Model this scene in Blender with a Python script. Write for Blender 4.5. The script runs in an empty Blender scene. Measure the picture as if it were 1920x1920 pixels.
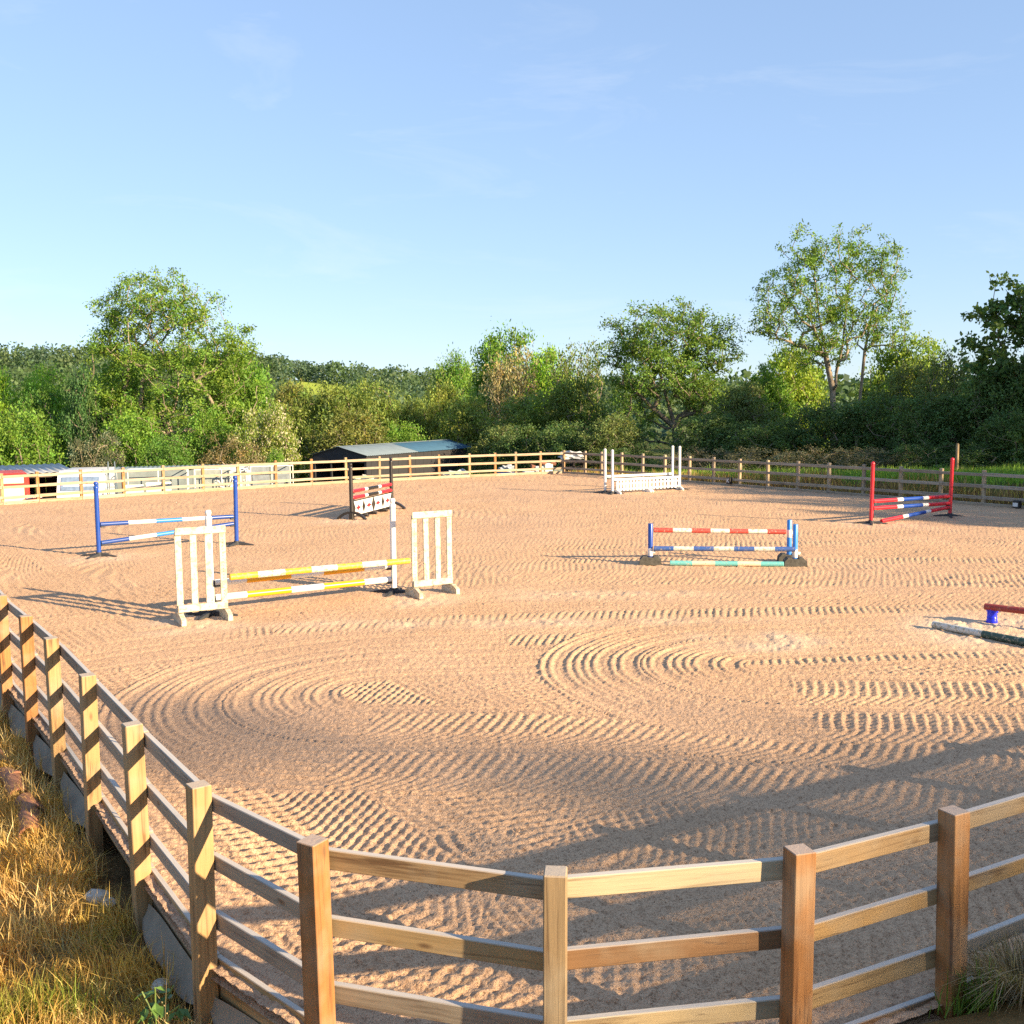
import bpy, bmesh, math, random
import numpy as np
from mathutils import Vector, Matrix, Euler

sc = bpy.context.scene
C = sc.collection
R = math.radians

# ------------------------------------------------------------------ camera
EYE = 3.1
PITCH = math.atan(198 / 1920)
ROLL = 0.010
cam_d = bpy.data.cameras.new('camera')
cam_d.sensor_width = 36; cam_d.lens = 36; cam_d.clip_end = 6000; cam_d.clip_start = 0.05
cam = bpy.data.objects.new('camera', cam_d); C.objects.link(cam)
fw = Vector((0, math.cos(PITCH), -math.sin(PITCH)))
u0 = Vector((0, math.sin(PITCH), math.cos(PITCH)))
r0 = Vector((1, 0, 0))
rt = r0 * math.cos(ROLL) - u0 * math.sin(ROLL)
up = r0 * math.sin(ROLL) + u0 * math.cos(ROLL)
cam.matrix_world = Matrix(((rt.x, up.x, -fw.x, 0), (rt.y, up.y, -fw.y, 0), (rt.z, up.z, -fw.z, EYE), (0, 0, 0, 1)))
sc.camera = cam

# ------------------------------------------------------------------ sky, sun, exposure
SUN_EL = R(18.3)
SUN_AZ = math.atan2(0.845, -0.533)          # clockwise from +Y
world = bpy.data.worlds.new('World'); sc.world = world; world.use_nodes = True
wn = world.node_tree.nodes; wl = world.node_tree.links
for n in list(wn): wn.remove(n)
wo = wn.new('ShaderNodeOutputWorld'); bg = wn.new('ShaderNodeBackground')
sky = wn.new('ShaderNodeTexSky'); sky.sky_type = 'NISHITA'; sky.sun_disc = False
sky.sun_elevation = SUN_EL; sky.sun_rotation = SUN_AZ
sky.altitude = 80; sky.air_density = 1.0; sky.dust_density = 0.1; sky.ozone_density = 8.0
bg.inputs['Strength'].default_value = 0.15
# thin cirrus: a little white veil by direction
tc = wn.new('ShaderNodeTexCoord'); mp = wn.new('ShaderNodeMapping'); mp.inputs['Scale'].default_value = (1.6, 1.6, 7.0)
mp.inputs['Rotation'].default_value = (0.15, 0.35, 0.3)
nz = wn.new('ShaderNodeTexNoise'); nz.inputs['Scale'].default_value = 2.3; nz.inputs['Detail'].default_value = 6
nz.inputs['Roughness'].default_value = 0.62; nz.inputs['Distortion'].default_value = 0.7
cr = wn.new('ShaderNodeValToRGB'); cr.color_ramp.elements[0].position = 0.54; cr.color_ramp.elements[1].position = 0.86
cr.color_ramp.elements[1].color = (0.26, 0.26, 0.26, 1)
mixc = wn.new('ShaderNodeMix'); mixc.data_type = 'RGBA'
mixc.inputs['B'].default_value = (2.25, 2.3, 2.3, 1)
wl.new(tc.outputs['Generated'], mp.inputs['Vector']); wl.new(mp.outputs['Vector'], nz.inputs['Vector'])
wl.new(nz.outputs['Fac'], cr.inputs['Fac']); wl.new(cr.outputs['Color'], mixc.inputs['Factor'])
gm = wn.new('ShaderNodeGamma'); gm.inputs['Gamma'].default_value = 0.50      # softer falloff towards the horizon, all round
hs = wn.new('ShaderNodeHueSaturation'); hs.inputs['Hue'].default_value = 0.509; hs.inputs['Saturation'].default_value = 0.95
wl.new(sky.outputs['Color'], gm.inputs['Color']); wl.new(gm.outputs['Color'], hs.inputs['Color']); wl.new(hs.outputs['Color'], mixc.inputs['A']); wl.new(mixc.outputs['Result'], bg.inputs['Color'])
wl.new(bg.outputs['Background'], wo.inputs['Surface'])

sun_d = bpy.data.lights.new('sun', 'SUN'); sun_d.energy = 4.4; sun_d.angle = R(0.6); sun_d.color = (1.0, 0.77, 0.50)
sun = bpy.data.objects.new('sun', sun_d); C.objects.link(sun)
sdir = Vector((math.sin(SUN_AZ) * math.cos(SUN_EL), math.cos(SUN_AZ) * math.cos(SUN_EL), math.sin(SUN_EL)))
sun.rotation_euler = sdir.to_track_quat('Z', 'Y').to_euler()
sun.location = sdir * 60
sc.view_settings.view_transform = 'Standard'; sc.view_settings.look = 'None'
sc.view_settings.exposure = 1.72; sc.view_settings.gamma = 1.0; sc.view_settings.use_curve_mapping = False
sc.cycles.max_bounces = 6; sc.cycles.transparent_max_bounces = 8; sc.cycles.use_denoising = False

# ------------------------------------------------------------------ helpers
def link(o): C.objects.link(o); return o
def tag(o, label=None, cat=None, group=None, kind=None):
    if label: o['label'] = label
    if cat: o['category'] = cat
    if group: o['group'] = group
    if kind: o['kind'] = kind
    return o
def thing(name, label, cat, loc=(0, 0, 0), rz=0.0, group=None):
    o = link(bpy.data.objects.new(name, None)); o.location = loc; o.rotation_euler = (0, 0, rz)
    o.empty_display_size = 0.2
    return tag(o, label, cat, group)
def part(name, me, parent, loc=(0, 0, 0), rot=(0, 0, 0), kind=None):
    o = link(bpy.data.objects.new(name, me)); o.parent = parent; o.location = loc; o.rotation_euler = rot
    if kind: o['kind'] = kind
    return o

class MB:
    """collects shapes of one mesh"""
    def __init__(s): s.v = []; s.f = []; s.m = []
    def add(s, vs, fs, mi=0):
        b = len(s.v); s.v += [tuple(p) for p in vs]
        for f in fs: s.f.append(tuple(i + b for i in f)); s.m.append(mi)
        return s
    def box(s, c, d, rot=None, b=0.0, mi=0):
        hx, hy, hz = d[0] / 2, d[1] / 2, d[2] / 2
        M = (Euler(rot).to_matrix() if rot is not None else None)
        if b > 0:
            vs, fs = cbox(hx, hy, hz, b)
        else:
            vs = [(x, y, z) for x in (-hx, hx) for y in (-hy, hy) for z in (-hz, hz)]
            fs = [(0, 1, 3, 2), (4, 6, 7, 5), (0, 4, 5, 1), (2, 3, 7, 6), (0, 2, 6, 4), (1, 5, 7, 3)]
        out = []
        for p in vs:
            q = Vector(p)
            if M is not None: q = M @ q
            out.append((q.x + c[0], q.y + c[1], q.z + c[2]))
        return s.add(out, fs, mi)
    def tube(s, pts, rad, n=8, cap=True, mi=0):
        pts = [Vector(p) for p in pts]
        if not isinstance(rad, (list, tuple)): rad = [rad] * len(pts)
        vs = []; fs = []
        t0 = (pts[1] - pts[0]).normalized()
        a = Vector((0, 0, 1)) if abs(t0.z) < 0.9 else Vector((1, 0, 0))
        nx = t0.cross(a).normalized()
        for i, p in enumerate(pts):
            t = (pts[min(i + 1, len(pts) - 1)] - pts[max(i - 1, 0)]).normalized()
            nx = (nx - t * nx.dot(t)).normalized(); ny = t.cross(nx)
            for k in range(n):
                an = 2 * math.pi * k / n
                vs.append(p + (nx * math.cos(an) + ny * math.sin(an)) * rad[i])
        for i in range(len(pts) - 1):
            for k in range(n):
                k2 = (k + 1) % n
                fs.append((i * n + k, i * n + k2, (i + 1) * n + k2, (i + 1) * n + k))
        if cap:
            fs.append(tuple(reversed(range(n)))); fs.append(tuple((len(pts) - 1) * n + k for k in range(n)))
        return s.add(vs, fs, mi)
    def lathe(s, prof, n=14, c=(0, 0, 0), mi=0):
        vs = []; fs = []
        for r, z in prof:
            for k in range(n):
                an = 2 * math.pi * k / n; vs.append((c[0] + r * math.cos(an), c[1] + r * math.sin(an), c[2] + z))
        for i in range(len(prof) - 1):
            for k in range(n):
                k2 = (k + 1) % n; fs.append((i * n + k, i * n + k2, (i + 1) * n + k2, (i + 1) * n + k))
        if prof[0][0] > 1e-4: fs.append(tuple(reversed(range(n))))
        if prof[-1][0] > 1e-4: fs.append(tuple((len(prof) - 1) * n + k for k in range(n)))
        return s.add(vs, fs, mi)
    def mesh(s, name, mats, smooth=False, auto=None):
        me = bpy.data.meshes.new(name); me.from_pydata(s.v, [], s.f)
        for m in (mats if isinstance(mats, (list, tuple)) else [mats]): me.materials.append(m)
        if len(set(s.m)) > 1: me.polygons.foreach_set('material_index', s.m)
        if smooth: me.shade_smooth()
        if auto is not None:
            me.shade_smooth(); me.set_sharp_from_angle(angle=auto)
        me.update(); return me

_cb = {}
def cbox(hx, hy, hz, b):
    """box with chamfered edges (24 corners, hull)"""
    k = (round(hx, 4), round(hy, 4), round(hz, 4), round(b, 4))
    if k in _cb: return _cb[k]
    bm = bmesh.new()
    for sx in (-1, 1):
        for sy in (-1, 1):
            for sz in (-1, 1):
                bm.verts.new((sx * hx, sy * (hy - b), sz * (hz - b)))
                bm.verts.new((sx * (hx - b), sy * hy, sz * (hz - b)))
                bm.verts.new((sx * (hx - b), sy * (hy - b), sz * hz))
    bmesh.ops.convex_hull(bm, input=bm.verts)
    bm.verts.index_update()
    _cb[k] = ([tuple(v.co) for v in bm.verts], [tuple(v.index for v in f.verts) for f in bm.faces])
    bm.free(); return _cb[k]

def np_mesh(name, V, F, mat, tint=None, smooth=False):
    """fast mesh from arrays; F (n,3) or (n,4)"""
    me = bpy.data.meshes.new(name)
    n, k = F.shape
    me.vertices.add(len(V)); me.vertices.foreach_set('co', np.ascontiguousarray(V, dtype=np.float32).ravel())
    me.loops.add(n * k); me.loops.foreach_set('vertex_index', np.ascontiguousarray(F, dtype=np.int32).ravel())
    me.polygons.add(n); me.polygons.foreach_set('loop_start', np.arange(0, n * k, k, dtype=np.int32))
    me.update(calc_edges=True)
    if tint is not None:
        a = me.color_attributes.new('tint', 'FLOAT_COLOR', 'POINT')
        c = np.ones((len(V), 4), dtype=np.float32); c[:, :3] = tint
        a.data.foreach_set('color', c.ravel())
    if smooth: me.shade_smooth()
    if mat: me.materials.append(mat)
    return me

def _hash(ix, iy, seed):
    h = (ix.astype(np.int64) * 374761393 + iy.astype(np.int64) * 668265263 + seed * 974634777) & 0x7fffffff
    h = ((h ^ (h >> 13)) * 1274126177) & 0x7fffffff
    return ((h ^ (h >> 16)) & 0xffff) / 65535.0
def vnoise(x, y, cell, seed=0):
    x = x / cell; y = y / cell
    ix = np.floor(x); iy = np.floor(y); fx = x - ix; fy = y - iy
    fx = fx * fx * (3 - 2 * fx); fy = fy * fy * (3 - 2 * fy)
    ix = ix.astype(np.int64); iy = iy.astype(np.int64)
    a = _hash(ix, iy, seed); b = _hash(ix + 1, iy, seed); c = _hash(ix, iy + 1, seed); d = _hash(ix + 1, iy + 1, seed)
    return (a + (b - a) * fx) * (1 - fy) + (c + (d - c) * fx) * fy - 0.5
def sstep(a, b, x):
    t = np.clip((x - a) / (b - a), 0, 1); return t * t * (3 - 2 * t)

# ------------------------------------------------------------------ materials
def mat(name):
    m = bpy.data.materials.new(name); m.use_nodes = True
    nt = m.node_tree; b = nt.nodes['Principled BSDF']
    return m, nt.nodes, nt.links, b
def ramp(N, stops):
    r = N.new('ShaderNodeValToRGB'); e = r.color_ramp.elements
    while len(e) < len(stops): e.new(0.5)
    for i, (p, c) in enumerate(stops):
        e[i].position = p; e[i].color = (*c, 1) if len(c) == 3 else c
    return r
def noise(N, L, vec, scale, detail=3, rough=0.55, dist=0.0):
    n = N.new('ShaderNodeTexNoise'); n.inputs['Scale'].default_value = scale; n.inputs['Detail'].default_value = detail
    n.inputs['Roughness'].default_value = rough; n.inputs['Distortion'].default_value = dist
    if vec is not None: L.new(vec, n.inputs['Vector'])
    return n
def mix(N, L, fac, a, b, mode='MIX'):
    m = N.new('ShaderNodeMix'); m.data_type = 'RGBA'; m.blend_type = mode
    for sock, v in (('Factor', fac), ('A', a), ('B', b)):
        if hasattr(v, 'is_output') or hasattr(v, 'links'): L.new(v, m.inputs[sock])
        elif sock == 'Factor': m.inputs[sock].default_value = v
        else: m.inputs[sock].default_value = (*v, 1)
    return m.outputs['Result']
def mathn(N, L, op, a, b=None):
    m = N.new('ShaderNodeMath'); m.operation = op
    for i, v in enumerate((a, b)):
        if v is None: continue
        if hasattr(v, 'links'): L.new(v, m.inputs[i])
        else: m.inputs[i].default_value = v
    return m.outputs[0]
def bump(N, L, h, strength, dist, b):
    n = N.new('ShaderNodeBump'); n.inputs['Strength'].default_value = strength; n.inputs['Distance'].default_value = dist
    L.new(h, n.inputs['Height']); L.new(n.outputs['Normal'], b.inputs['Normal'])

def wood(name, axis, palette, grey=0.5):
    m, N, L, b = mat(name)
    t = N.new('ShaderNodeTexCoord'); oi = N.new('ShaderNodeObjectInfo')
    off = N.new('ShaderNodeVectorMath'); off.operation = 'MULTIPLY_ADD'
    cx = N.new('ShaderNodeCombineXYZ')
    for i in range(3): L.new(oi.outputs['Random'], cx.inputs[i])
    off.inputs[1].default_value = (37.0, 53.0, 71.0)
    L.new(cx.outputs[0], off.inputs[0]); L.new(t.outputs['Object'], off.inputs[2])
    mp = N.new('ShaderNodeMapping'); s = [26, 26, 26]; s[axis] = 1.3; mp.inputs['Scale'].default_value = s
    L.new(off.outputs[0], mp.inputs['Vector'])
    g = noise(N, L, mp.outputs['Vector'], 1.0, 5, 0.6, 0.8)
    mp3 = N.new('ShaderNodeMapping'); s3 = [95, 95, 95]; s3[axis] = 3.0; mp3.inputs['Scale'].default_value = s3
    L.new(off.outputs[0], mp3.inputs['Vector']); g2 = noise(N, L, mp3.outputs['Vector'], 1.0, 2)
    pal = ramp(N, [(i / len(palette), c) for i, c in enumerate(palette)]); L.new(oi.outputs['Random'], pal.inputs['Fac']); pal.color_ramp.interpolation = 'CONSTANT'
    gr = ramp(N, [(0.30, (0.34, 0.26, 0.20)), (0.46, (0.88, 0.86, 0.82)), (0.75, (1.15, 1.12, 1.05))])
    L.new(g.outputs['Fac'], gr.inputs['Fac'])
    c1 = mix(N, L, 0.9, pal.outputs['Color'], gr.outputs['Color'], 'MULTIPLY')
    # blotches of green-grey weathering
    bl = noise(N, L, off.outputs[0], 3.5, 3); blr = ramp(N, [(0.45, (0, 0, 0)), (0.7, (1, 1, 1))]); L.new(bl.outputs['Fac'], blr.inputs['Fac'])
    c2 = mix(N, L, mathn(N, L, 'MULTIPLY', blr.outputs['Color'], 0.45), c1, (0.36, 0.31, 0.22))
    # long drying cracks
    mc_ = N.new('ShaderNodeMapping'); s5 = [38, 38, 38]; s5[axis] = 0.9; mc_.inputs['Scale'].default_value = s5; L.new(off.outputs[0], mc_.inputs['Vector'])
    nc_ = noise(N, L, mc_.outputs['Vector'], 1.0, 2, 0.5); ck = ramp(N, [(0.485, (0, 0, 0)), (0.5, (1, 1, 1)), (0.515, (0, 0, 0))]); L.new(nc_.outputs['Fac'], ck.inputs['Fac'])
    ng_ = noise(N, L, off.outputs[0], 2.2, 2); cg = ramp(N, [(0.5, (0, 0, 0)), (0.6, (1, 1, 1))]); L.new(ng_.outputs['Fac'], cg.inputs['Fac'])
    c2 = mix(N, L, mathn(N, L, 'MULTIPLY', mathn(N, L, 'MULTIPLY', ck.outputs['Color'], cg.outputs['Color']), 0.8), c2, (0.07, 0.045, 0.03))
    # knots
    mk = N.new('ShaderNodeMapping'); sk = [9, 9, 9]; sk[axis] = 3.2; mk.inputs['Scale'].default_value = sk
    L.new(off.outputs[0], mk.inputs['Vector'])
    vo = N.new('ShaderNodeTexVoronoi'); vo.inputs['Scale'].default_value = 1.0; L.new(mk.outputs['Vector'], vo.inputs['Vector'])
    kr = ramp(N, [(0.05, (1, 1, 1)), (0.16, (0, 0, 0))]); L.new(vo.outputs['Distance'], kr.inputs['Fac'])
    c3 = mix(N, L, mathn(N, L, 'MULTIPLY', kr.outputs['Color'], 0.8), c2, (0.13, 0.07, 0.03))
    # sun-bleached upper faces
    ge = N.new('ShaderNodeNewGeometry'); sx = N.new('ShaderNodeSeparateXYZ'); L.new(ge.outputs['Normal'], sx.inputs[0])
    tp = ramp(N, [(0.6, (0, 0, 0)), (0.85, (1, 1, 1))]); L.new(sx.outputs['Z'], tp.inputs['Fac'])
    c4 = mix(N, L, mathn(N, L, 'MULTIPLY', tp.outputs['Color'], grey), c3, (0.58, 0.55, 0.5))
    L.new(c4, b.inputs['Base Color']); b.inputs['Roughness'].default_value = 0.8
    h = mathn(N, L, 'ADD', g.outputs['Fac'], mathn(N, L, 'MULTIPLY', g2.outputs['Fac'], 0.5))
    bump(N, L, h, 0.6, 0.004, b)
    return m

def paint(name, col, rough=0.4, wear=0.0, wearcol=(0.3, 0.22, 0.14), scale=9.0, dirt=0.15):
    m, N, L, b = mat(name); t = N.new('ShaderNodeTexCoord'); oi = N.new('ShaderNodeObjectInfo')
    va = N.new('ShaderNodeVectorMath'); va.operation = 'ADD'; L.new(t.outputs['Object'], va.inputs[0])
    sc2 = N.new('ShaderNodeVectorMath'); sc2.operation = 'SCALE'; sc2.inputs['Scale'].default_value = 40
    L.new(oi.outputs['Random'], sc2.inputs[0]); L.new(sc2.outputs[0], va.inputs[1])
    n1 = noise(N, L, va.outputs[0], scale * 0.5, 4, 0.6)
    dr = ramp(N, [(0.35, (0, 0, 0)), (0.75, (1, 1, 1))]); L.new(n1.outputs['Fac'], dr.inputs['Fac'])
    c = mix(N, L, mathn(N, L, 'MULTIPLY', dr.outputs['Color'], dirt), col, tuple(0.45 * x + 0.12 * y for x, y in zip(col, (1, .8, .6))))
    if wear > 0:
        n2 = noise(N, L, va.outputs[0], scale * 2.2, 6, 0.7, 0.4)
        wr = ramp(N, [(0.62 - wear * 0.22, (0, 0, 0)), (0.66 - wear * 0.22, (1, 1, 1))]); L.new(n2.outputs['Fac'], wr.inputs['Fac'])
        c = mix(N, L, wr.outputs['Color'], c, wearcol)
    L.new(c, b.inputs['Base Color']); b.inputs['Roughness'].default_value = rough
    bump(N, L, n1.outputs['Fac'], 0.15, 0.004, b)
    return m
def plain(name, col, rough=0.6, metal=0.0, var=0.25, scale=6.0):
    m, N, L, b = mat(name); t = N.new('ShaderNodeTexCoord')
    n1 = noise(N, L, t.outputs['Object'], scale, 4, 0.6)
    r = ramp(N, [(0.3, tuple(x * (1 - var) for x in col)), (0.7, tuple(min(1, x * (1 + var)) for x in col))])
    L.new(n1.outputs['Fac'], r.inputs['Fac']); L.new(r.outputs['Color'], b.inputs['Base Color'])
    b.inputs['Roughness'].default_value = rough; b.inputs['Metallic'].default_value = metal
    return m

def leaf_material(name, trans=0.35):
    m, N, L, b = mat(name)
    at = N.new('ShaderNodeAttribute'); at.attribute_name = 'tint'; oi = N.new('ShaderNodeObjectInfo')
    c = mix(N, L, 1.0, at.outputs['Color'], oi.outputs['Color'], 'MULTIPLY')
    L.new(c, b.inputs['Base Color']); b.inputs['Roughness'].default_value = 0.55
    b.inputs['Specular IOR Level'].default_value = 0.3
    tr = N.new('ShaderNodeBsdfTranslucent'); ms = N.new('ShaderNodeMixShader'); ms.inputs[0].default_value = trans
    c2 = mix(N, L, 1.0, c, (1.5, 1.45, 0.7), 'MULTIPLY')
    L.new(c2, tr.inputs['Color']); L.new(b.outputs[0], ms.inputs[1]); L.new(tr.outputs[0], ms.inputs[2])
    L.new(ms.outputs[0], N['Material Output'].inputs['Surface'])
    return m

WOOD_PAL = [(0.33, 0.22, 0.11), (0.45, 0.37, 0.24), (0.20, 0.11, 0.05), (0.38, 0.26, 0.12), (0.29, 0.24, 0.18), (0.40, 0.25, 0.10), (0.42, 0.33, 0.19)]
M_RAIL_GREY = wood('shaded_weathered_rail_wood', 0, [(0.30, 0.25, 0.20), (0.36, 0.31, 0.25), (0.27, 0.22, 0.17), (0.33, 0.27, 0.20)], 0.75)  # weathered grey, with shade on left and right rails put into the colour
M_POST_GREY = wood('shaded_weathered_post_wood', 2, [(0.36, 0.28, 0.19), (0.31, 0.24, 0.17), (0.40, 0.31, 0.20)], 0.4)  # right fence posts, greyed by weathering and by shade put into the colour
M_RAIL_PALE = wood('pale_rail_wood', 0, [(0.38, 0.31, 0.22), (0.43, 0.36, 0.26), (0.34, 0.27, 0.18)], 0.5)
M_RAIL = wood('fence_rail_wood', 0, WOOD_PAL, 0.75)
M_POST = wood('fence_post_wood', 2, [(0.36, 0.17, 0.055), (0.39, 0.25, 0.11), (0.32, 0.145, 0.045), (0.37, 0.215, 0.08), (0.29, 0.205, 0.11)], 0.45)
M_WHITE_P = paint('white_plastic', (0.70, 0.70, 0.68), 0.35, dirt=0.12)
M_WHITE_W = paint('worn_white_timber_paint', (0.54, 0.51, 0.40), 0.6, wear=0.42, wearcol=(0.38, 0.31, 0.20), scale=7, dirt=0.8)
M_BLUE_P = paint('blue_plastic', (0.006, 0.055, 0.31), 0.3)
M_LBLUE_P = paint('light_blue_plastic', (0.03, 0.22, 0.66), 0.3)
M_NAVY_P = paint('navy_plastic', (0.010, 0.055, 0.25), 0.32)
M_RED_P = paint('red_plastic', (0.62, 0.015, 0.03), 0.32)
M_BLACK_P = paint('black_plastic', (0.012, 0.012, 0.013), 0.4)
M_DARK = plain('dark_rubber', (0.03, 0.032, 0.035), 0.7)
M_YEL_P = paint('yellow_plastic', (0.74, 0.37, 0.008), 0.32)
M_YEL_W = paint('worn_yellow_paint', (0.70, 0.40, 0.02), 0.5, wear=0.4, wearcol=(0.45, 0.33, 0.14), scale=10, dirt=0.3)
M_WHT_W2 = paint('worn_white_pole_paint', (0.66, 0.64, 0.56), 0.5, wear=0.4, wearcol=(0.4, 0.34, 0.22), scale=10, dirt=0.3)
M_RED_W = paint('worn_red_paint', (0.55, 0.05, 0.035), 0.55, wear=0.2, wearcol=(0.5, 0.3, 0.22), scale=12, dirt=0.3)
M_BLU_W = paint('worn_blue_paint', (0.03, 0.10, 0.33), 0.55, wear=0.2, wearcol=(0.3, 0.27, 0.24), scale=12, dirt=0.3)
M_TEAL_W = paint('worn_teal_paint', (0.12, 0.45, 0.44), 0.55, wear=0.2, wearcol=(0.5, 0.4, 0.28), scale=12, dirt=0.3)
M_CRM_W = paint('worn_cream_paint', (0.70, 0.58, 0.42), 0.6, wear=0.2, wearcol=(0.45, 0.33, 0.22), scale=12, dirt=0.4)
M_GRN_W = paint('worn_dark_green_paint', (0.025, 0.07, 0.05), 0.6, wear=0.35, wearcol=(0.3, 0.27, 0.2), scale=10, dirt=0.4)
M_DRED_W = paint('worn_dark_red_paint', (0.28, 0.025, 0.02), 0.55, wear=0.2, wearcol=(0.3, 0.15, 0.1), scale=10, dirt=0.3)
M_BLOCK = plain('sandy_concrete_block', (0.075, 0.072, 0.06), 0.95, var=0.4, scale=20)
M_TUB = paint('bright_blue_plastic', (0.01, 0.025, 0.72), 0.3)
M_STEEL = plain('grey_steel', (0.3, 0.31, 0.32), 0.4, 0.8)
M_LEAF = leaf_material('leaf')
M_GRASS = leaf_material('grass_blade', 0.4)
M_BARK = plain('bark', (0.17, 0.14, 0.10), 0.9, var=0.5, scale=4)
M_TWIG = plain('pale_twig', (0.26, 0.21, 0.15), 0.9, var=0.4, scale=4)
# ------------------------------------------------------------------ layout of the arena (metres; the camera stands at the origin)
LEFT_RUN = [(-20.2, 33.3), (-19.35, 32.0), (-18.5, 30.7), (-17.65, 29.4), (-16.8, 28.1), (-15.95, 26.8), (-15.1, 25.5), (-14.25, 24.3), (-13.4, 23.0),
            (-12.6, 21.8), (-11.8, 20.6), (-11.0, 19.35), (-10.2, 18.15), (-9.4, 16.95), (-8.62, 15.75), (-7.85, 14.55), (-7.1, 13.4), (-6.4, 12.35),
            (-5.72, 11.3), (-4.93, 10.2), (-4.18, 9.12), (-3.36, 7.88), (-2.51, 6.58), (-1.75, 5.46),
            (-0.96, 4.72), (0.17, 4.37), (1.31, 4.55), (2.24, 5.0), (3.3, 5.58), (4.4, 6.18), (5.5, 6.78), (6.6, 7.4), (7.7, 8.0), (8.8, 8.62), (9.9, 9.22), (11.0, 9.83)]
FAR_RUN = [(-20.2, 33.3), (-19.0, 34.0 - 1.2), (-18.0, 33.3), (-17.02, 34.08), (-16.19, 34.89), (-15.13, 35.9), (-14.02, 36.91), (-12.91, 37.88), (-11.74, 38.86), (-10.63, 39.76), (-9.39, 40.7),
           (-8.15, 41.6), (-6.88, 42.47), (-5.6, 43.3), (-4.38, 44.04), (-3.17, 44.72), (-1.87, 45.41), (-0.74, 45.96), (0.19, 46.38), (1.32, 46.86), (2.41, 47.28)]
FAR_RUN = [(-20.2, 31.2), (-19.1, 32.1), (-18.05, 33.1)] + FAR_RUN[3:]
LEFT_RUN = [(-20.2, 31.2)] + LEFT_RUN[2:]
RIGHT_RUN = [(2.41, 47.28), (3.35, 46.57), (4.01, 45.59), (4.79, 44.45), (5.55, 43.33), (6.33, 42.19), (7.14, 41.0), (7.88, 39.91), (8.65, 38.78), (9.43, 37.63),
             (10.22, 36.47), (10.98, 35.36), (11.78, 34.19), (12.58, 33.01), (13.38, 31.84), (14.18, 30.66), (14.98, 29.48), (15.8, 28.28), (16.6, 27.1), (17.4, 25.9), (18.2, 24.75), (19.0, 23.57)]
POLY = np.array(LEFT_RUN[::1] + [(23.2, 16.6)] + RIGHT_RUN[::-1][:-1] + FAR_RUN[::-1][:-1], dtype=float)   # closed, counter-clockwise
D1 = np.array((0.872, 0.490)); D2 = np.array((0.563, -0.827))

def poly_sd(x, y):
    """signed distance to the arena outline, positive outside"""
    P = POLY; n = len(P); best = np.full(x.shape, 1e9); inside = np.zeros(x.shape, bool)
    for i in range(n):
        ax, ay = P[i]; bx, by = P[(i + 1) % n]; dx, dy = bx - ax, by - ay
        t = np.clip(((x - ax) * dx + (y - ay) * dy) / (dx * dx + dy * dy + 1e-9), 0, 1)
        d = (x - ax - t * dx) ** 2 + (y - ay - t * dy) ** 2
        best = np.minimum(best, d)
        c = ((ay > y) != (by > y)) & (x < (bx - ax) * (y - ay) / (by - ay + 1e-12) + ax)
        inside ^= c
    d = np.sqrt(best); return np.where(inside, -d, d)

def ground_z(x, y):
    sd = poly_sd(x, y)
    a = (x + 5.72) * D1[0] + (y - 11.3) * D1[1]              # <0: beyond the left side, >25: beyond the right side
    b = (x - 0.17) * D2[0] + (y - 4.37) * D2[1]              # >0: on the camera's side
    z = np.full(x.shape, -0.45)
    out = sd > 0
    # left bank: a little below the sand, falling away
    zl = -0.37 - 0.05 * np.clip(sd - 0.5, 0, 30) ** 1.1
    # camera side: bank that climbs
    zn = -0.12 + 0.33 * np.clip(b - 0.25, 0, 5.0)
    wn_ = sstep(-1.6, 0.8, b)
    zs = zl * (1 - wn_) + zn * wn_
    # yard behind the far fence, lower
    far = sstep(12, 26, y)
    zy = -0.15 - 1.5 * sstep(0.7, 5.0, sd)
    zs = zs * (1 - far * (a < 24)) + zy * (far * (a < 24))
    # right: grassy bank
    rw = sstep(22.0, 26.0, a)
    rise = 0.62 * sstep(47, 30, y) + 0.05
    zr = -0.05 + rise * sstep(0.25, 1.7, sd) + 0.012 * np.clip(sd - 2, 0, 60) - 0.35 * sstep(44, 52, y)
    zs = zs * (1 - rw) + zr * rw
    z = np.where(out, zs, z)
    z = z + out * (0.10 * vnoise(x, y, 1.7, 3) + 0.04 * vnoise(x, y, 0.5, 4)) * sstep(0.05, 0.8, sd)
    # the valley and the hill across it
    D = np.hypot(x, y)
    hill = sstep(140, 560, y) * np.maximum(5.0, 23 + 2.0 * np.sin(x * 0.021 + 0.6) - 0.10 * np.clip(x + 130, 0, 900)) + sstep(560, 800, y) * 3
    z = z - 2.5 * sstep(70, 140, D) + hill
    # land on the left rises sooner
    z = z + sstep(90, 240, y) * sstep(-20, -120, x + y * 0.12) * 2.5
    return z

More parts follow.
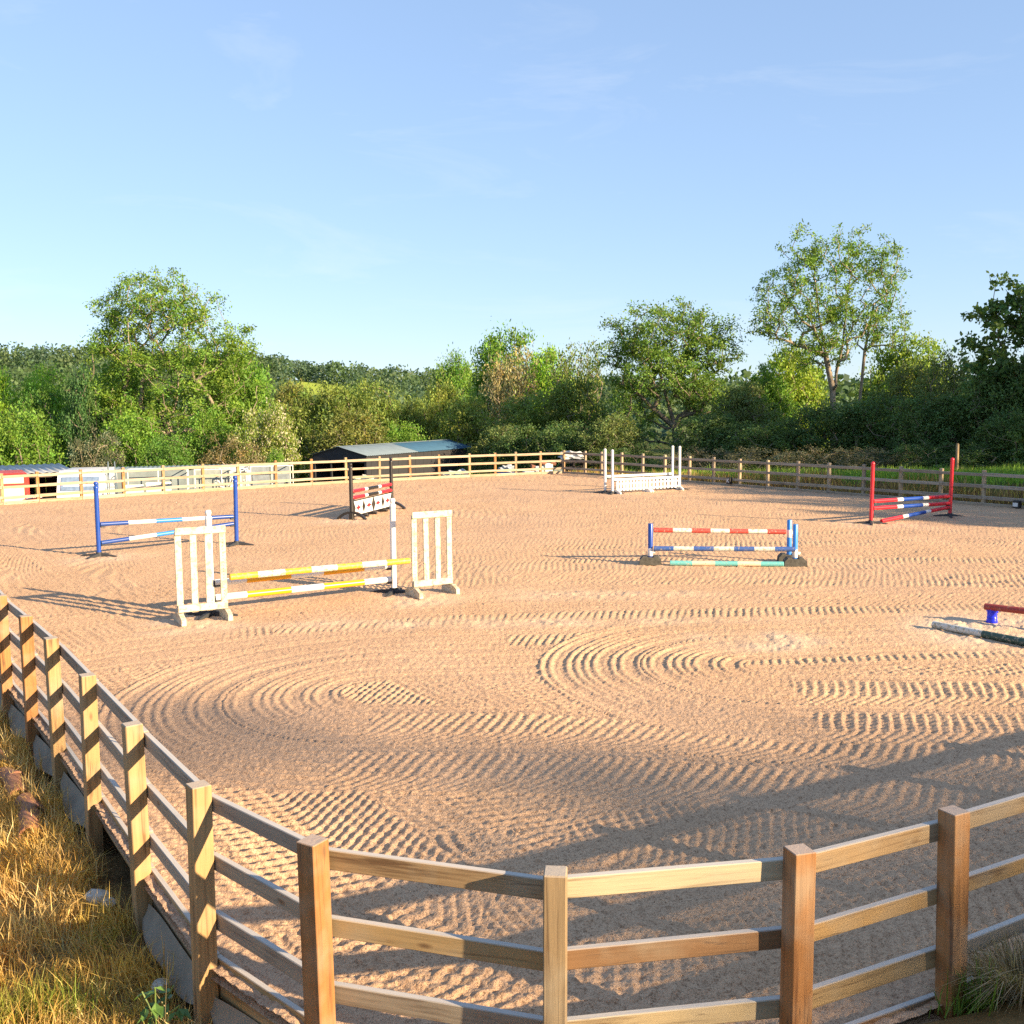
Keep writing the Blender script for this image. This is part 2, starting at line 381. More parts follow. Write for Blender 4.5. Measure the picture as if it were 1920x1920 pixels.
# ------------------------------------------------------------------ ground sheet
def sand_material():
    m, N, L, b = mat('arena_sand')
    t = N.new('ShaderNodeTexCoord'); at = N.new('ShaderNodeAttribute'); at.attribute_name = 'tint'
    n1 = noise(N, L, t.outputs['Object'], 0.55, 4, 0.6); n2 = noise(N, L, t.outputs['Object'], 26, 4, 0.7); n3 = noise(N, L, t.outputs['Object'], 90, 3, 0.7)
    r1 = ramp(N, [(0.3, (0.595, 0.385, 0.225)), (0.7, (0.675, 0.447, 0.272))]); L.new(n1.outputs['Fac'], r1.inputs['Fac'])
    r2 = ramp(N, [(0.32, (0.48, 0.42, 0.38)), (0.47, (1, 1, 1)), (0.72, (1.14, 1.13, 1.12))]); L.new(n2.outputs['Fac'], r2.inputs['Fac'])
    c = mix(N, L, 0.85, r1.outputs['Color'], r2.outputs['Color'], 'MULTIPLY')
    r3 = ramp(N, [(0.36, (0.40, 0.34, 0.30)), (0.47, (1, 1, 1))]); L.new(n3.outputs['Fac'], r3.inputs['Fac'])
    c = mix(N, L, 0.7, c, r3.outputs['Color'], 'MULTIPLY')
    vo = N.new('ShaderNodeTexVoronoi'); vo.inputs['Scale'].default_value = 52; L.new(t.outputs['Object'], vo.inputs['Vector'])
    rv = ramp(N, [(0.16, (0.24, 0.18, 0.14)), (0.36, (1, 1, 1))]); L.new(vo.outputs['Distance'], rv.inputs['Fac'])
    n4 = noise(N, L, t.outputs['Object'], 9, 3, 0.6); r4 = ramp(N, [(0.36, (0, 0, 0)), (0.58, (1, 1, 1))]); L.new(n4.outputs['Fac'], r4.inputs['Fac'])
    c = mix(N, L, mathn(N, L, 'MULTIPLY', r4.outputs['Color'], 0.7), c, mix(N, L, 1.0, c, rv.outputs['Color'], 'MULTIPLY'))
    sp = N.new('ShaderNodeSeparateColor'); L.new(at.outputs['Color'], sp.inputs[0])
    c = mix(N, L, sp.outputs[0], c, (0.74, 0.58, 0.42))
    c = mix(N, L, sp.outputs[1], c, (0.44, 0.30, 0.22))
    L.new(c, b.inputs['Base Color']); b.inputs['Roughness'].default_value = 0.95; b.inputs['Specular IOR Level'].default_value = 0.15
    h = mathn(N, L, 'ADD', n2.outputs['Fac'], mathn(N, L, 'MULTIPLY', n3.outputs['Fac'], 0.45))
    bump(N, L, h, 1.0, 0.016, b)
    return m
M_SAND = sand_material()

def ground_material():
    m, N, L, b = mat('ground_soil_and_turf')
    t = N.new('ShaderNodeTexCoord'); at = N.new('ShaderNodeAttribute'); at.attribute_name = 'tint'
    n1 = noise(N, L, t.outputs['Object'], 1.2, 5, 0.65); n2 = noise(N, L, t.outputs['Object'], 14, 4, 0.7)
    r1 = ramp(N, [(0.3, (0.65, 0.65, 0.6)), (0.7, (1.3, 1.3, 1.2))]); L.new(n1.outputs['Fac'], r1.inputs['Fac'])
    r2 = ramp(N, [(0.3, (0.55, 0.55, 0.5)), (0.7, (1.3, 1.3, 1.3))]); L.new(n2.outputs['Fac'], r2.inputs['Fac'])
    c = mix(N, L, 1.0, at.outputs['Color'], r1.outputs['Color'], 'MULTIPLY'); c = mix(N, L, 0.8, c, r2.outputs['Color'], 'MULTIPLY')
    L.new(c, b.inputs['Base Color']); b.inputs['Roughness'].default_value = 1.0; b.inputs['Specular IOR Level'].default_value = 0.1
    bump(N, L, n2.outputs['Fac'], 0.8, 0.05, b)
    return m
def build_ground():
    tx = np.linspace(-6.0, 6.0, 300); xs = 7.5 * np.sinh(tx)
    ty = np.linspace(-2.9, 5.95, 300); ys = 9 + 7.5 * np.sinh(ty)
    X, Y = np.meshgrid(xs, ys); x = X.ravel(); y = Y.ravel(); z = ground_z(x, y)
    nx, ny = len(xs), len(ys); i = np.arange(nx * ny).reshape(ny, nx)
    F = np.stack([i[:-1, :-1], i[:-1, 1:], i[1:, 1:], i[1:, :-1]], -1).reshape(-1, 4)
    sd = poly_sd(x, y); a = (x + 5.72) * D1[0] + (y - 11.3) * D1[1]
    tint = np.where((sd > 0.5)[:, None], np.array((0.11, 0.13, 0.04)), np.array((0.20, 0.13, 0.07)))
    dry = np.array((0.22, 0.14, 0.06)); green = np.array((0.075, 0.13, 0.025)); yard = np.array((0.20, 0.17, 0.11))
    near = (y < 16)[:, None] & (sd > 0)[:, None]; tint = np.where(near, dry, tint)
    yd = ((y > 26) & (a < 22) & (y < 60) & (sd > 2))[:, None]; tint = np.where(yd, yard, tint)
    rb = ((a > 22) & (sd > 0) & (y < 60)); tint = np.where(rb[:, None], np.where((sd < 1.3)[:, None], dry * 0.8, green), tint)
    farm = (y > 200)[:, None]; tint = np.where(farm, np.array((0.08, 0.12, 0.03)), tint)
    fld = ((np.abs(x / np.maximum(y, 1) * 1920 + 360) < 55) & (y > 395) & (y < 545))[:, None]; tint = np.where(fld, np.array((0.34, 0.42, 0.06)), tint)
    o = link(bpy.data.objects.new('ground', np_mesh('ground', np.stack([x, y, z], -1), F, ground_material(), tint, True)))
    tag(o, kind='structure')
build_ground()

# ------------------------------------------------------------------ harrowed sand
def track_uv(x, y, pts):
    """distance along, offset across and how sharply the pass turns there"""
    pts = np.array(pts, float); n = len(pts); d_ = np.diff(pts, axis=0); ln = np.linalg.norm(d_, axis=1); th = np.unwrap(np.arctan2(d_[:, 1], d_[:, 0]))
    kv = np.zeros(n); kv[1:-1] = np.abs(np.diff(th)) / (0.5 * (ln[1:] + ln[:-1])); kv[0] = kv[1]; kv[-1] = kv[-2]
    best = np.full(x.shape, 1e9); U = np.zeros(x.shape); Vv = np.zeros(x.shape); Kk = np.zeros(x.shape); s0 = 0.0
    for i in range(n - 1):
        ax, ay = pts[i]; dx, dy = d_[i]; l = ln[i]
        t = np.clip(((x - ax) * dx + (y - ay) * dy) / (l * l), 0, 1)
        ex = x - ax - t * dx; ey = y - ay - t * dy; d = ex * ex + ey * ey
        m = d < best
        best = np.where(m, d, best); U = np.where(m, s0 + t * l, U); Vv = np.where(m, np.sqrt(d) * np.sign(dx * ey - dy * ex), Vv); Kk = np.where(m, kv[i] + (kv[i + 1] - kv[i]) * t, Kk); s0 += l
    return U, Vv, Kk
def arc(cx, cy, r, a0, a1, n=14):
    return [(cx + r * math.cos(R(a0 + (a1 - a0) * i / n)), cy + r * math.sin(R(a0 + (a1 - a0) * i / n))) for i in range(n + 1)]
def offset_run(run, d):
    out = []
    for i in range(len(run)):
        p = np.array(run[i]); q0 = np.array(run[max(0, i - 1)]); q1 = np.array(run[min(len(run) - 1, i + 1)])
        t = (q1 - q0) / np.linalg.norm(q1 - q0); out.append(tuple(p + np.array((-t[1], t[0])) * d))
    return out
NEAR_SM = [LEFT_RUN[i] for i in range(0, 23)] + [(-1.55, 5.2), (-0.8, 4.68), (0.2, 4.42), (1.3, 4.6)] + LEFT_RUN[27:]
TRACKS = [  # (points, half width), later ones lie on top
    (offset_run(RIGHT_RUN, -1.9), 1.2), (offset_run(FAR_RUN, -1.6), 1.2), (offset_run(FAR_RUN, -4.2), 1.2),
    (arc(-9, 30, 3.5, 90, 270) + [(-4, 25.6), (3, 24.8), (12, 24)], 1.3),
    ([(14, 23.0), (6, 22.6), (-3, 22.3), (-10, 22.6)], 1.3),
    ([(14, 29.0), (6, 28.6), (0, 29.2), (-6, 33)], 1.3),
    (arc(-7, 18.5, 2.2, 80, 290) + [(-4, 17.2), (0, 18.2), (7, 17.4), (14, 17.0)], 1.2),
    ([(16, 21.0), (10, 19.9), (2, 20.4), (-2, 20.2)], 1.2),
    (offset_run(NEAR_SM, 4.6), 1.2),
    (offset_run(NEAR_SM, 2.6), 1.0, 1.5), (offset_run(NEAR_SM, 0.95), 0.9, 1.5),
    ([(12, 15.6), (6, 15.2), (0, 14.9), (-3.4, 14.2), (-5.6, 12.9), (-6.6, 14.2)], 1.15),
    ([(12, 14.3), (5, 13.75), (0, 13.4), (-1.4, 13.27)] + arc(-1.4, 10.97, 2.3, 90, 270, 20) + [(0.1, 8.62), (1.5, 8.35), (3, 7.95), (4.5, 7.6), (7, 7.5)], 0.66),
    ([(12, 13.0), (6, 12.5), (1.5, 12.2), (-1.4, 12.07)] + arc(-1.4, 10.97, 1.1, 90, 270, 18) + [(0.2, 9.78), (1.5, 9.5), (3, 9.05), (4.5, 8.7), (7, 8.6)], 0.62),
    ([(13, 15.1), (8, 14.6), (3.1, 14.05)] + arc(3.1, 11.9, 2.15, 90, 270, 20) + [(5, 9.65), (7, 9.4), (10, 9.9)], 0.66),
    ([(13, 13.9), (8, 13.3), (3.1, 12.85)] + arc(3.1, 11.9, 0.95, 90, 270, 18) + [(5, 10.85), (7, 10.65), (10, 11.1)], 0.62),
]
def sand_height(x, y):
    # base: straight passes across the arena
    wob = 0.5 * vnoise(x, y, 6.0, 11)
    n = np.array((-0.10, 0.995)); e = np.array((0.995, 0.10))
    w = x * n[0] + y * n[1] + wob; u = x * e[0] + y * e[1]; v = np.mod(w, 2.3) - 1.15; turn = np.zeros(x.shape)
    edge = np.zeros(x.shape); deep = np.ones(x.shape)
    for k, tr_ in enumerate(TRACKS):
        pts, hw = tr_[:2]; P = np.array(pts); lo = P.min(0) - hw - 0.3; hi = P.max(0) + hw + 0.3
        idx = np.nonzero((x > lo[0]) & (x < hi[0]) & (y > lo[1]) & (y < hi[1]))[0]
        if len(idx) == 0: continue
        uu, vv, kk = track_uv(x[idx], y[idx], pts)
        m = np.abs(vv) < hw; j = idx[m]
        u[j] = uu[m] + k * 3.7; v[j] = vv[m]; turn[j] = sstep(.10, .32, kk[m]) * (0.4 if len(tr_) > 2 else 1.0); deep[j] = tr_[2] if len(tr_) > 2 else 1.0; edge[j] = np.exp(-((hw - np.abs(vv[m])) / 0.07) ** 2)
    lam = 0.112
    av = np.abs(v); ph = np.where(av < 0.30, u - 0.25 * v, u - 0.075 * np.sign(v) + 0.9 * (av - 0.30))
    ph = ph + 0.035 * vnoise(x, y, 0.35, 5)
    s = np.mod(ph / lam, 1.0); saw = np.where(s < 0.64, s / 0.64, (1 - s) / 0.36) - 0.5
    keep = np.clip(0.9 + 0.8 * vnoise(x, y, 1.6, 6), 0.5, 1.25)
    h = (0.0125 + 0.0065 * np.exp(-(av / 0.33) ** 4)) * keep * deep * (1 - 0.85 * turn) * saw
    # grooves that run along the pass: fine tines, and deeper wheel lines
    vw = v + 0.02 * vnoise(x, y, 0.6, 15)
    h += (0.0046 + 0.0034 * turn) * np.cos(2 * math.pi * vw / 0.105) * keep
    h -= (0.006 + 0.009 * turn) * (np.exp(-((np.abs(vw) - 0.42) / 0.035) ** 2) + np.exp(-((np.abs(vw) - 0.98) / 0.03) ** 2) + turn * np.exp(-((vw - 0.10) / 0.03) ** 2))
    h += 0.007 * edge
    h += 0.009 * vnoise(x, y, 0.04, 8) + 0.009 * vnoise(x, y, 0.02, 9) + 0.004 * vnoise(x, y, 0.12, 10) + 0.02 * vnoise(x, y, 1.1, 12)
    return h
def build_sand():
    s = np.linspace(EYE / 3.45, EYE / 49.0, 940); k = np.linspace(-0.60, 0.60, 930)
    Dd = EYE / s; X = Dd[:, None] * k[None, :]; Y = np.repeat(Dd[:, None], len(k), 1)
    nr, nc = X.shape; x = X.ravel(); y = Y.ravel(); sd = poly_sd(x, y)
    i = np.arange(nr * nc).reshape(nr, nc)
    F = np.stack([i[:-1, :-1], i[:-1, 1:], i[1:, 1:], i[1:, :-1]], -1).reshape(-1, 4)
    keep = (sd[F] < 0.0).sum(1) >= 2; F = F[keep]
    used = np.unique(F); re = np.full(nr * nc, -1); re[used] = np.arange(len(used)); F = re[F]; x = x[used]; y = y[used]; sd = sd[used]
    # smooth trodden zone along the near boards
    flat = sstep(-0.5, -0.15, sd) * (y < 14) * 0.7
    h = sand_height(x, y); rough = 0.012 * vnoise(x, y, 0.06, 21) + 0.02 * vnoise(x, y, 0.2, 22)
    # churned patches round the poles and jumps
    pale = np.zeros(len(x)); churn = np.zeros(len(x))
    for (cx, cy, rx, ry, am) in [(3.2, 13.2, 0.9, 0.6, .6), (6.6, 13.6, 1.3, 1.2, .8), (-4.6, 14.6, 0.8, 0.7, .6), (-1.6, 16.4, 0.8, 0.7, .5), (-4.4, 28.2, 1.0, 1.0, .4), (-8.6, 21.4, .8, .8, .4),
                                 (-0.6, 14.5, 4.0, 0.35, .35), (9.4, 26.0, 1.2, 1.0, .35), (4.0, 19.7, 1.8, 0.5, .3), (1.2, 16.6, 2.6, .5, .25)]:
        g = np.exp(-(((x - cx) / rx) ** 2 + ((y - cy) / ry) ** 2) ** 1.5); g = g * np.clip(0.8 + 1.2 * vnoise(x, y, 0.4, 31), 0, 1)
        pale = np.maximum(pale, am * g); churn = np.maximum(churn, g)
    churn = np.maximum(churn, flat)
    z = h * (1 - churn) + (1.1 * rough + 0.03 * vnoise(x, y, 0.12, 23) + 0.02 * vnoise(x, y, 0.035, 24)) * churn
    dark_tint = np.clip(flat * 0.30 * (1 + vnoise(x, y, 0.8, 41)), 0, 1) + np.clip(0.5 * vnoise(x, y, 3.5, 42), 0, 0.2)  # darker along the near boards and in random broad patches
    tint = np.stack([pale, dark_tint, np.zeros(len(x))], -1)
    o = link(bpy.data.objects.new('arena_sand', np_mesh('arena_sand', np.stack([x, y, z], -1), F, M_SAND, tint, True)))
    tag(o, kind='structure')
    # the sand body below, over the whole arena
    me = bpy.data.meshes.new('sand_bed'); me.from_pydata([(p[0], p[1], -0.06) for p in POLY], [], [tuple(range(len(POLY)))]); me.materials.append(M_SAND)
    tag(link(bpy.data.objects.new('sand_bed', me)), kind='structure')
build_sand()

# ------------------------------------------------------------------ post-and-rail fences
random.seed(4)
_len = {}
def board_mesh(kind, length, hgt, thk, m=None):
    m = m or M_RAIL; k = (kind, round(length, 2), hgt, thk, m.name)
    if k not in _len:
        _len[k] = MB().box((0, 0, 0), (round(length, 2), thk, hgt), b=0.004).mesh(kind, m)
    return _len[k]
POST_NEAR = MB().box((0, 0, 0.20), (0.110, 0.110, 1.70), b=0.004).mesh('post', M_POST)
POST_NEAR2 = MB().box((0, 0, 0.20), (0.104, 0.114, 1.70), b=0.006).mesh('post', M_POST)
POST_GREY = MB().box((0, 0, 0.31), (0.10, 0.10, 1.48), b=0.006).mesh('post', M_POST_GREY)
POST_FAR = MB().box((0, 0, 0.31), (0.10, 0.10, 1.48), b=0.006).mesh('post', M_POST)
M_SHEET = plain('white_membrane', (0.27, 0.225, 0.165), 0.9, var=0.15, scale=5)
def fence(name, label, run, side, near, kick_top, sheet=(), grey=()):
    f = thing(name, label, 'fence', (run[0][0], run[0][1], 0))
    o0 = Vector((run[0][0], run[0][1], 0)); pts = [Vector((*p, 0)) for p in run]; n = len(pts)
    tang = [(pts[min(i + 1, n - 1)] - pts[max(0, i - 1)]).normalized() for i in range(n)]
    inner = [Vector((-t.y, t.x, 0)) * side for t in tang]
    for i, p in enumerate(pts):
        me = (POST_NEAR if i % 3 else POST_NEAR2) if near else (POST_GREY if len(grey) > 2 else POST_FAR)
        part('post', me, f, p - o0 + Vector((0, 0, random.uniform(-.012, .012))),
             (random.uniform(-.012, .012), random.uniform(-.012, .012), math.atan2(tang[i].y, tang[i].x) + random.uniform(-.06, .06)))
    off = (0.056 if near else 0.05) + 0.021
    for i in range(n - 1):
        a = pts[i] + inner[i] * off; b = pts[i + 1] + inner[i + 1] * off; l = (b - a).length; mid = (a + b) / 2; rz = math.atan2((b - a).y, (b - a).x)
        for z in (0.925, 0.580, 0.235):
            hh = random.choice((0.088, 0.096, 0.10))
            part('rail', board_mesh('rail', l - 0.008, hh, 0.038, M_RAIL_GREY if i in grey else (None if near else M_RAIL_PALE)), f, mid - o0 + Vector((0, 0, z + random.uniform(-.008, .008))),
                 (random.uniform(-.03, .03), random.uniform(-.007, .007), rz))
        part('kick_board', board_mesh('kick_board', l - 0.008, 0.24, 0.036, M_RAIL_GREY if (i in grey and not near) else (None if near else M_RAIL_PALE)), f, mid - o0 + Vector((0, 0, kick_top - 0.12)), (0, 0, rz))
        if i in sheet:
            # membrane that hangs out under the board
            o = -inner[i]; t = (pts[i + 1] - pts[i]).normalized(); L_ = (pts[i + 1] - pts[i]).length; mb = MB(); vs = []; fs = []; ph = random.random() * 6
            nu = 14; prof = [(-0.035, -0.18), (-0.02, -0.22), (0.005, -0.265), (0.04, -0.31), (0.07, -0.335), (0.085, -0.33)]
            for a_ in range(nu + 1):
                s_ = a_ / nu; sag = 0.35 + 0.65 * math.sin(math.pi * s_) ** 0.7 + 0.12 * math.sin(9 * s_ + ph)
                for (ou, z) in prof:
                    q = pts[i] + t * (L_ * (0.05 + 0.90 * s_)) + o * (ou * sag - 0.01) - o0
                    vs.append((q.x, q.y, -0.17 + (z + 0.17) * (0.35 + 0.65 * sag)))
            m_ = len(prof)
            for a_ in range(nu):
                for b_ in range(m_ - 1): fs.append((a_ * m_ + b_, (a_ + 1) * m_ + b_, (a_ + 1) * m_ + b_ + 1, a_ * m_ + b_ + 1))
            part('membrane', mb.add(vs, fs).mesh('membrane', M_SHEET, smooth=True), f)
    return f
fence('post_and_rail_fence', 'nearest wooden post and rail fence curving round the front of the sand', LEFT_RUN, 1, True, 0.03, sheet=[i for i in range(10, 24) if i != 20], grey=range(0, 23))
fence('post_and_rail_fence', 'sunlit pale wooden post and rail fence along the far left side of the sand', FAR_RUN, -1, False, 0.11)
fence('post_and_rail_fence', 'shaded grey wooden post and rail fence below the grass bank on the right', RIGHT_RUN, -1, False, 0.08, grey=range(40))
# ------------------------------------------------------------------ show jumps
def striped_pole(name, label, group, a, b, rad, stripes):
    """stripes: [(fraction, material)]; a pole from a to b, built along its own x axis"""
    a = Vector(a); b = Vector(b); d = b - a; L_ = d.length; mats = []; mb = MB(); n = 16; x = -L_ / 2; tot = sum(s[0] for s in stripes)
    ends = len(stripes) - 1
    for i, (fr, m) in enumerate(stripes):
        if m not in mats: mats.append(m)
        x2 = x + L_ * fr / tot; rings = [(x, rad), (x2, rad)]
        if i == 0: rings = [(x, rad * 0.86), (x + rad * 0.14, rad)] + rings[1:]
        if i == ends: rings = rings[:-1] + [(x2 - rad * 0.14, rad), (x2, rad * 0.86)]
        vs = []; fs = []
        for (px, r_) in rings:
            for k in range(n): an = 2 * math.pi * k / n; vs.append((px, r_ * math.cos(an), r_ * math.sin(an)))
        for j in range(len(rings) - 1):
            for k in range(n): k2 = (k + 1) % n; fs.append((j * n + k, (j + 1) * n + k, (j + 1) * n + k2, j * n + k2))
        if i == 0: fs.append(tuple(range(n)))
        if i == ends: fs.append(tuple((len(rings) - 1) * n + k for k in reversed(range(n))))
        mb.add(vs, fs, mats.index(m)); x = x2
    o = link(bpy.data.objects.new(name, mb.mesh(name, mats, auto=R(40))))
    o.location = (a + b) / 2
    o.rotation_euler = (random.uniform(0, 6), -math.asin(d.z / L_), math.atan2(d.y, d.x))
    # rotate about own axis first
    o.rotation_mode = 'XYZ'
    return tag(o, label, 'pole', group)

def upright(label, loc, h, m, cap, foot, rz, cups, lean=(0, 0), rad=0.048, holes=False, cupdir=1):
    t = thing('jump_upright', label, 'jump stand', (loc[0], loc[1], 0), rz, 'jump uprights')
    t.rotation_euler = (lean[0], lean[1], rz)
    zb = 0.06
    if cap == 'ball':
        part('post', MB().lathe([(rad * 1.02, zb), (rad, zb + .02), (rad, h - 0.14)], 18).mesh('post', m, auto=R(40)), t)
        part('cap', MB().lathe([(rad * 1.14, h - .145), (rad * 1.16, h - .125), (rad * 1.0, h - .105), (rad * .72, h - .088), (rad * .86, h - .07), (rad * 1.0, h - .045), (rad * .9, h - .018), (rad * .55, h - .003), (0.001, h)], 18).mesh('cap', m, auto=R(50)), t)
    else:
        part('post', MB().lathe([(rad * 1.02, zb), (rad, zb + .02), (rad, h - 0.06)], 18).mesh('post', m, auto=R(40)), t)
        part('cap', MB().lathe([(rad * 1.08, h - .065), (rad * 1.08, h - .045), (rad * .95, h - .025), (rad * .6, h - .006), (0.001, h)], 18).mesh('cap', m, auto=R(50)), t)
    if foot == 'star':
        part('foot_hub', MB().lathe([(0.085, 0.0), (0.085, 0.035), (0.066, 0.06), (0.062, 0.09)], 14).mesh('foot_hub', M_DARK, auto=R(30)), t)
        for k in range(4):
            an = R(45 + 90 * k); c, s_ = math.cos(an), math.sin(an)
            vs = []
            for (q, w, z0, z1) in ((0.05, 0.045, 0.0, 0.065), (0.25, 0.036, 0.0, 0.045), (0.42, 0.024, -0.004, 0.016)):
                for (sw, z) in ((-w, z0), (w, z0), (w * .7, z1), (-w * .7, z1)): vs.append((q * c - sw * s_, q * s_ + sw * c, z))
            fs = [(0, 3, 2, 1), (8, 9, 10, 11)]
            for j in (0, 4):
                for k2 in range(4): fs.append((j + k2, j + (k2 + 1) % 4, j + 4 + (k2 + 1) % 4, j + 4 + k2))
            part('foot', MB().add(vs, fs).mesh('foot', M_DARK), t)
    elif foot == 'arch':
        for s_ in (-1, 1):
            mb = MB(); vs = []; fs = []; nn = 9
            for j in range(nn):
                u_ = j / (nn - 1); y = s_ * (0.03 + 0.40 * u_); zt = 0.20 * math.cos(u_ * math.pi / 2) ** 0.8 + 0.03; zb_ = zt - 0.07 if u_ < 0.86 else 0.0
                zb_ = max(0.0, zb_)
                w = 0.06
                vs += [(-w, y, zb_), (w, y, zb_), (w, y, zt), (-w, y, zt)]
            for j in range(nn - 1):
                for k2 in range(4): fs.append((j * 4 + k2, j * 4 + (k2 + 1) % 4, j * 4 + 4 + (k2 + 1) % 4, j * 4 + 4 + k2))
            fs += [(0, 3, 2, 1), ((nn - 1) * 4, (nn - 1) * 4 + 1, (nn - 1) * 4 + 2, (nn - 1) * 4 + 3)]
            part('foot', mb.add(vs, fs).mesh('foot', M_BLACK_P, auto=R(35)), t)
        part('foot_block', MB().box((0, 0, 0.10), (0.13, 0.13, 0.2), b=0.015).mesh('foot_block', M_BLACK_P), t)
    for z in cups:
        mb = MB(); x0 = cupdir * (rad + 0.004)
        mb.box((x0 + cupdir * 0.006, 0, z - 0.02), (0.014, 0.07, 0.10), b=0.003)
        mb.box((x0 + cupdir * 0.045, 0, z - 0.062), (0.075, 0.075, 0.012), b=0.003)
        mb.box((x0 + cupdir * 0.045, 0.04, z - 0.05), (0.07, 0.01, 0.035)); mb.box((x0 + cupdir * 0.045, -0.04, z - 0.05), (0.07, 0.01, 0.035))
        part('pole_cup', mb.mesh('pole_cup', M_DARK), t)
    if holes:
        mb = MB(); an = math.pi if cupdir > 0 else 0.0
        for k in range(22):
            z = 0.2 + k * 0.058
            for (cx, cy, nx_, ny_) in ((0, -rad - 0.0015, 0, 1),):
                vs = [(cx + 0.006 * math.cos(q), cy, z + 0.006 * math.sin(q)) for q in [i * math.pi / 3 for i in range(6)]]
                mb.add(vs, [(0, 1, 2, 3, 4, 5)])
        part('pin_holes', mb.mesh('pin_holes', M_DARK), t, kind='stuff')
    return t
def between(a, b, z0, z1, gap=0.055):
    a = Vector((*a, 0)); b = Vector((*b, 0)); d = (b - a).normalized()
    p = a + d * gap; q = b - d * gap; return (p.x, p.y, z0), (q.x, q.y, z1)
def ang(a, b): return math.atan2(b[1] - a[1], b[0] - a[0])
W, Bk, Rd, Bl, Lb, Nv, Ye = M_WHITE_P, M_BLACK_P, M_RED_P, M_BLUE_P, M_LBLUE_P, M_NAVY_P, M_YEL_P

# blue jump, left
a, b = (-8.84, 21.70), (-6.34, 23.36); r_ = ang(a, b)
upright('blue upright with round knob, left end of the blue and white jump', a, 1.60, Bl, 'ball', 'star', r_, (0.684, 0.285), (0, 0.005))
upright('blue upright with round knob, right end of the blue and white jump', b, 1.59, Bl, 'ball', 'star', r_, (0.655, 0.49), (0, 0.014), cupdir=-1)
st = [(.2, Nv), (.2, W), (.2, Lb), (.2, W), (.2, Nv)]
striped_pole('jump_pole', 'upper blue and white striped pole between the blue uprights', 'blue jump poles', *between(a, b, .684, .655), .046, st)
striped_pole('jump_pole', 'lower blue and white striped pole slanting between the blue uprights', 'blue jump poles', *between(a, b, .285, .49), .046, st)

# yellow jump with white wings
def wing(label, p, q, hole_end):
    """wing frame from p to q along its own x axis"""
    t = thing('jump_wing', label, 'jump wing', (p[0], p[1], 0), ang(p, q), 'white slatted jump wings'); w = math.hypot(q[0] - p[0], q[1] - p[1])
    z0, z1 = 0.15, 1.33
    for i in range(4):
        x = 0.035 + (w - 0.07) * i / 3
        sl = part('slat', MB().box((0, 0, 0), (0.094, 0.032, z1 - z0 + 0.02), b=0.004).mesh('slat', M_WHITE_W), t, (x, 0, (z0 + z1) / 2), (random.uniform(-.006, .006), random.uniform(-.008, .008), 0))
        if i == hole_end:
            mb = MB()
            for k in range(20):
                z = -0.42 + k * 0.048
                vs = [(0.007 * math.cos(v), -0.0175, z + 0.007 * math.sin(v)) for v in [j * math.pi / 3 for j in range(6)]]; mb.add(vs, [(0, 1, 2, 3, 4, 5)])
            part('pin_holes', mb.mesh('pin_holes', M_DARK), sl, kind='stuff')
    part('top_rail', MB().box((0, 0, 0), (w + 0.02, 0.034, 0.105), b=0.005).mesh('top_rail', M_WHITE_W), t, (w / 2, -0.034, 1.345), (0, 0.01, 0))
    part('bottom_rail', MB().box((0, 0, 0), (w + 0.01, 0.034, 0.105), b=0.005).mesh('bottom_rail', M_WHITE_W), t, (w / 2, -0.034, 0.21), (0, 0.01, 0))
    for x in (0.02, w - 0.02):
        prof = [(-0.25, 0.0), (0.25, 0.0), (0.25, 0.09), (0.10, 0.15), (-0.10, 0.15), (-0.25, 0.09)]; th = 0.034
        vs = [(s * th, y, z) for s in (-1, 1) for (y, z) in prof]; n_ = 6
        fs = [tuple(range(n_))[::1], tuple(reversed([n_ + k for k in range(n_)]))] + [(k, n_ + k, n_ + (k + 1) % n_, (k + 1) % n_) for k in range(n_)]
        part('foot', MB().add(vs, fs).mesh('foot', M_WHITE_W), t, (x, 0, 0.0))
    return t
wl0, wl1 = (-4.88, 14.70), (-4.27, 15.07); wr0, wr1 = (-1.64, 16.62), (-1.03, 17.02)
wing('worn white slatted wing at the left end of the yellow jump', wl0, wl1, 3)
wing('worn white slatted wing at the right end of the yellow jump', wr0, wr1, 0)
ua, ub = (-4.57, 15.30), (-2.00, 17.00); r_ = ang(ua, ub)
upright('white upright with round knob standing behind the left wing of the yellow jump', ua, 1.60, W, 'ball', 'star', r_, (.485, .255), (0, 0.004))
upright('white upright with round knob left of the right wing of the yellow jump', ub, 1.60, W, 'ball', 'star', r_, (.47, .235), (0, 0.006), cupdir=-1)
striped_pole('jump_pole', 'worn yellow and white pole in front, hung between the two white wings', 'yellow jump poles', (-4.21, 15.06, .615), (-1.68, 16.57, .61), .05,
             [(1, M_YEL_W), (1, M_WHT_W2), (1, M_YEL_W), (1, M_WHT_W2), (1, M_YEL_W), (1, M_WHT_W2), (1, M_YEL_W)])
st = [(.17, W), (.25, Ye), (.19, W), (.25, Ye), (.17, W)]
striped_pole('jump_pole', 'upper smooth yellow and white pole on the white uprights', 'yellow jump poles', *between(ua, ub, .485, .47, .06), .052, st)
striped_pole('jump_pole', 'lowest smooth yellow and white pole on the white uprights', 'yellow jump poles', *between(ua, ub, .255, .235, .06), .052, st)

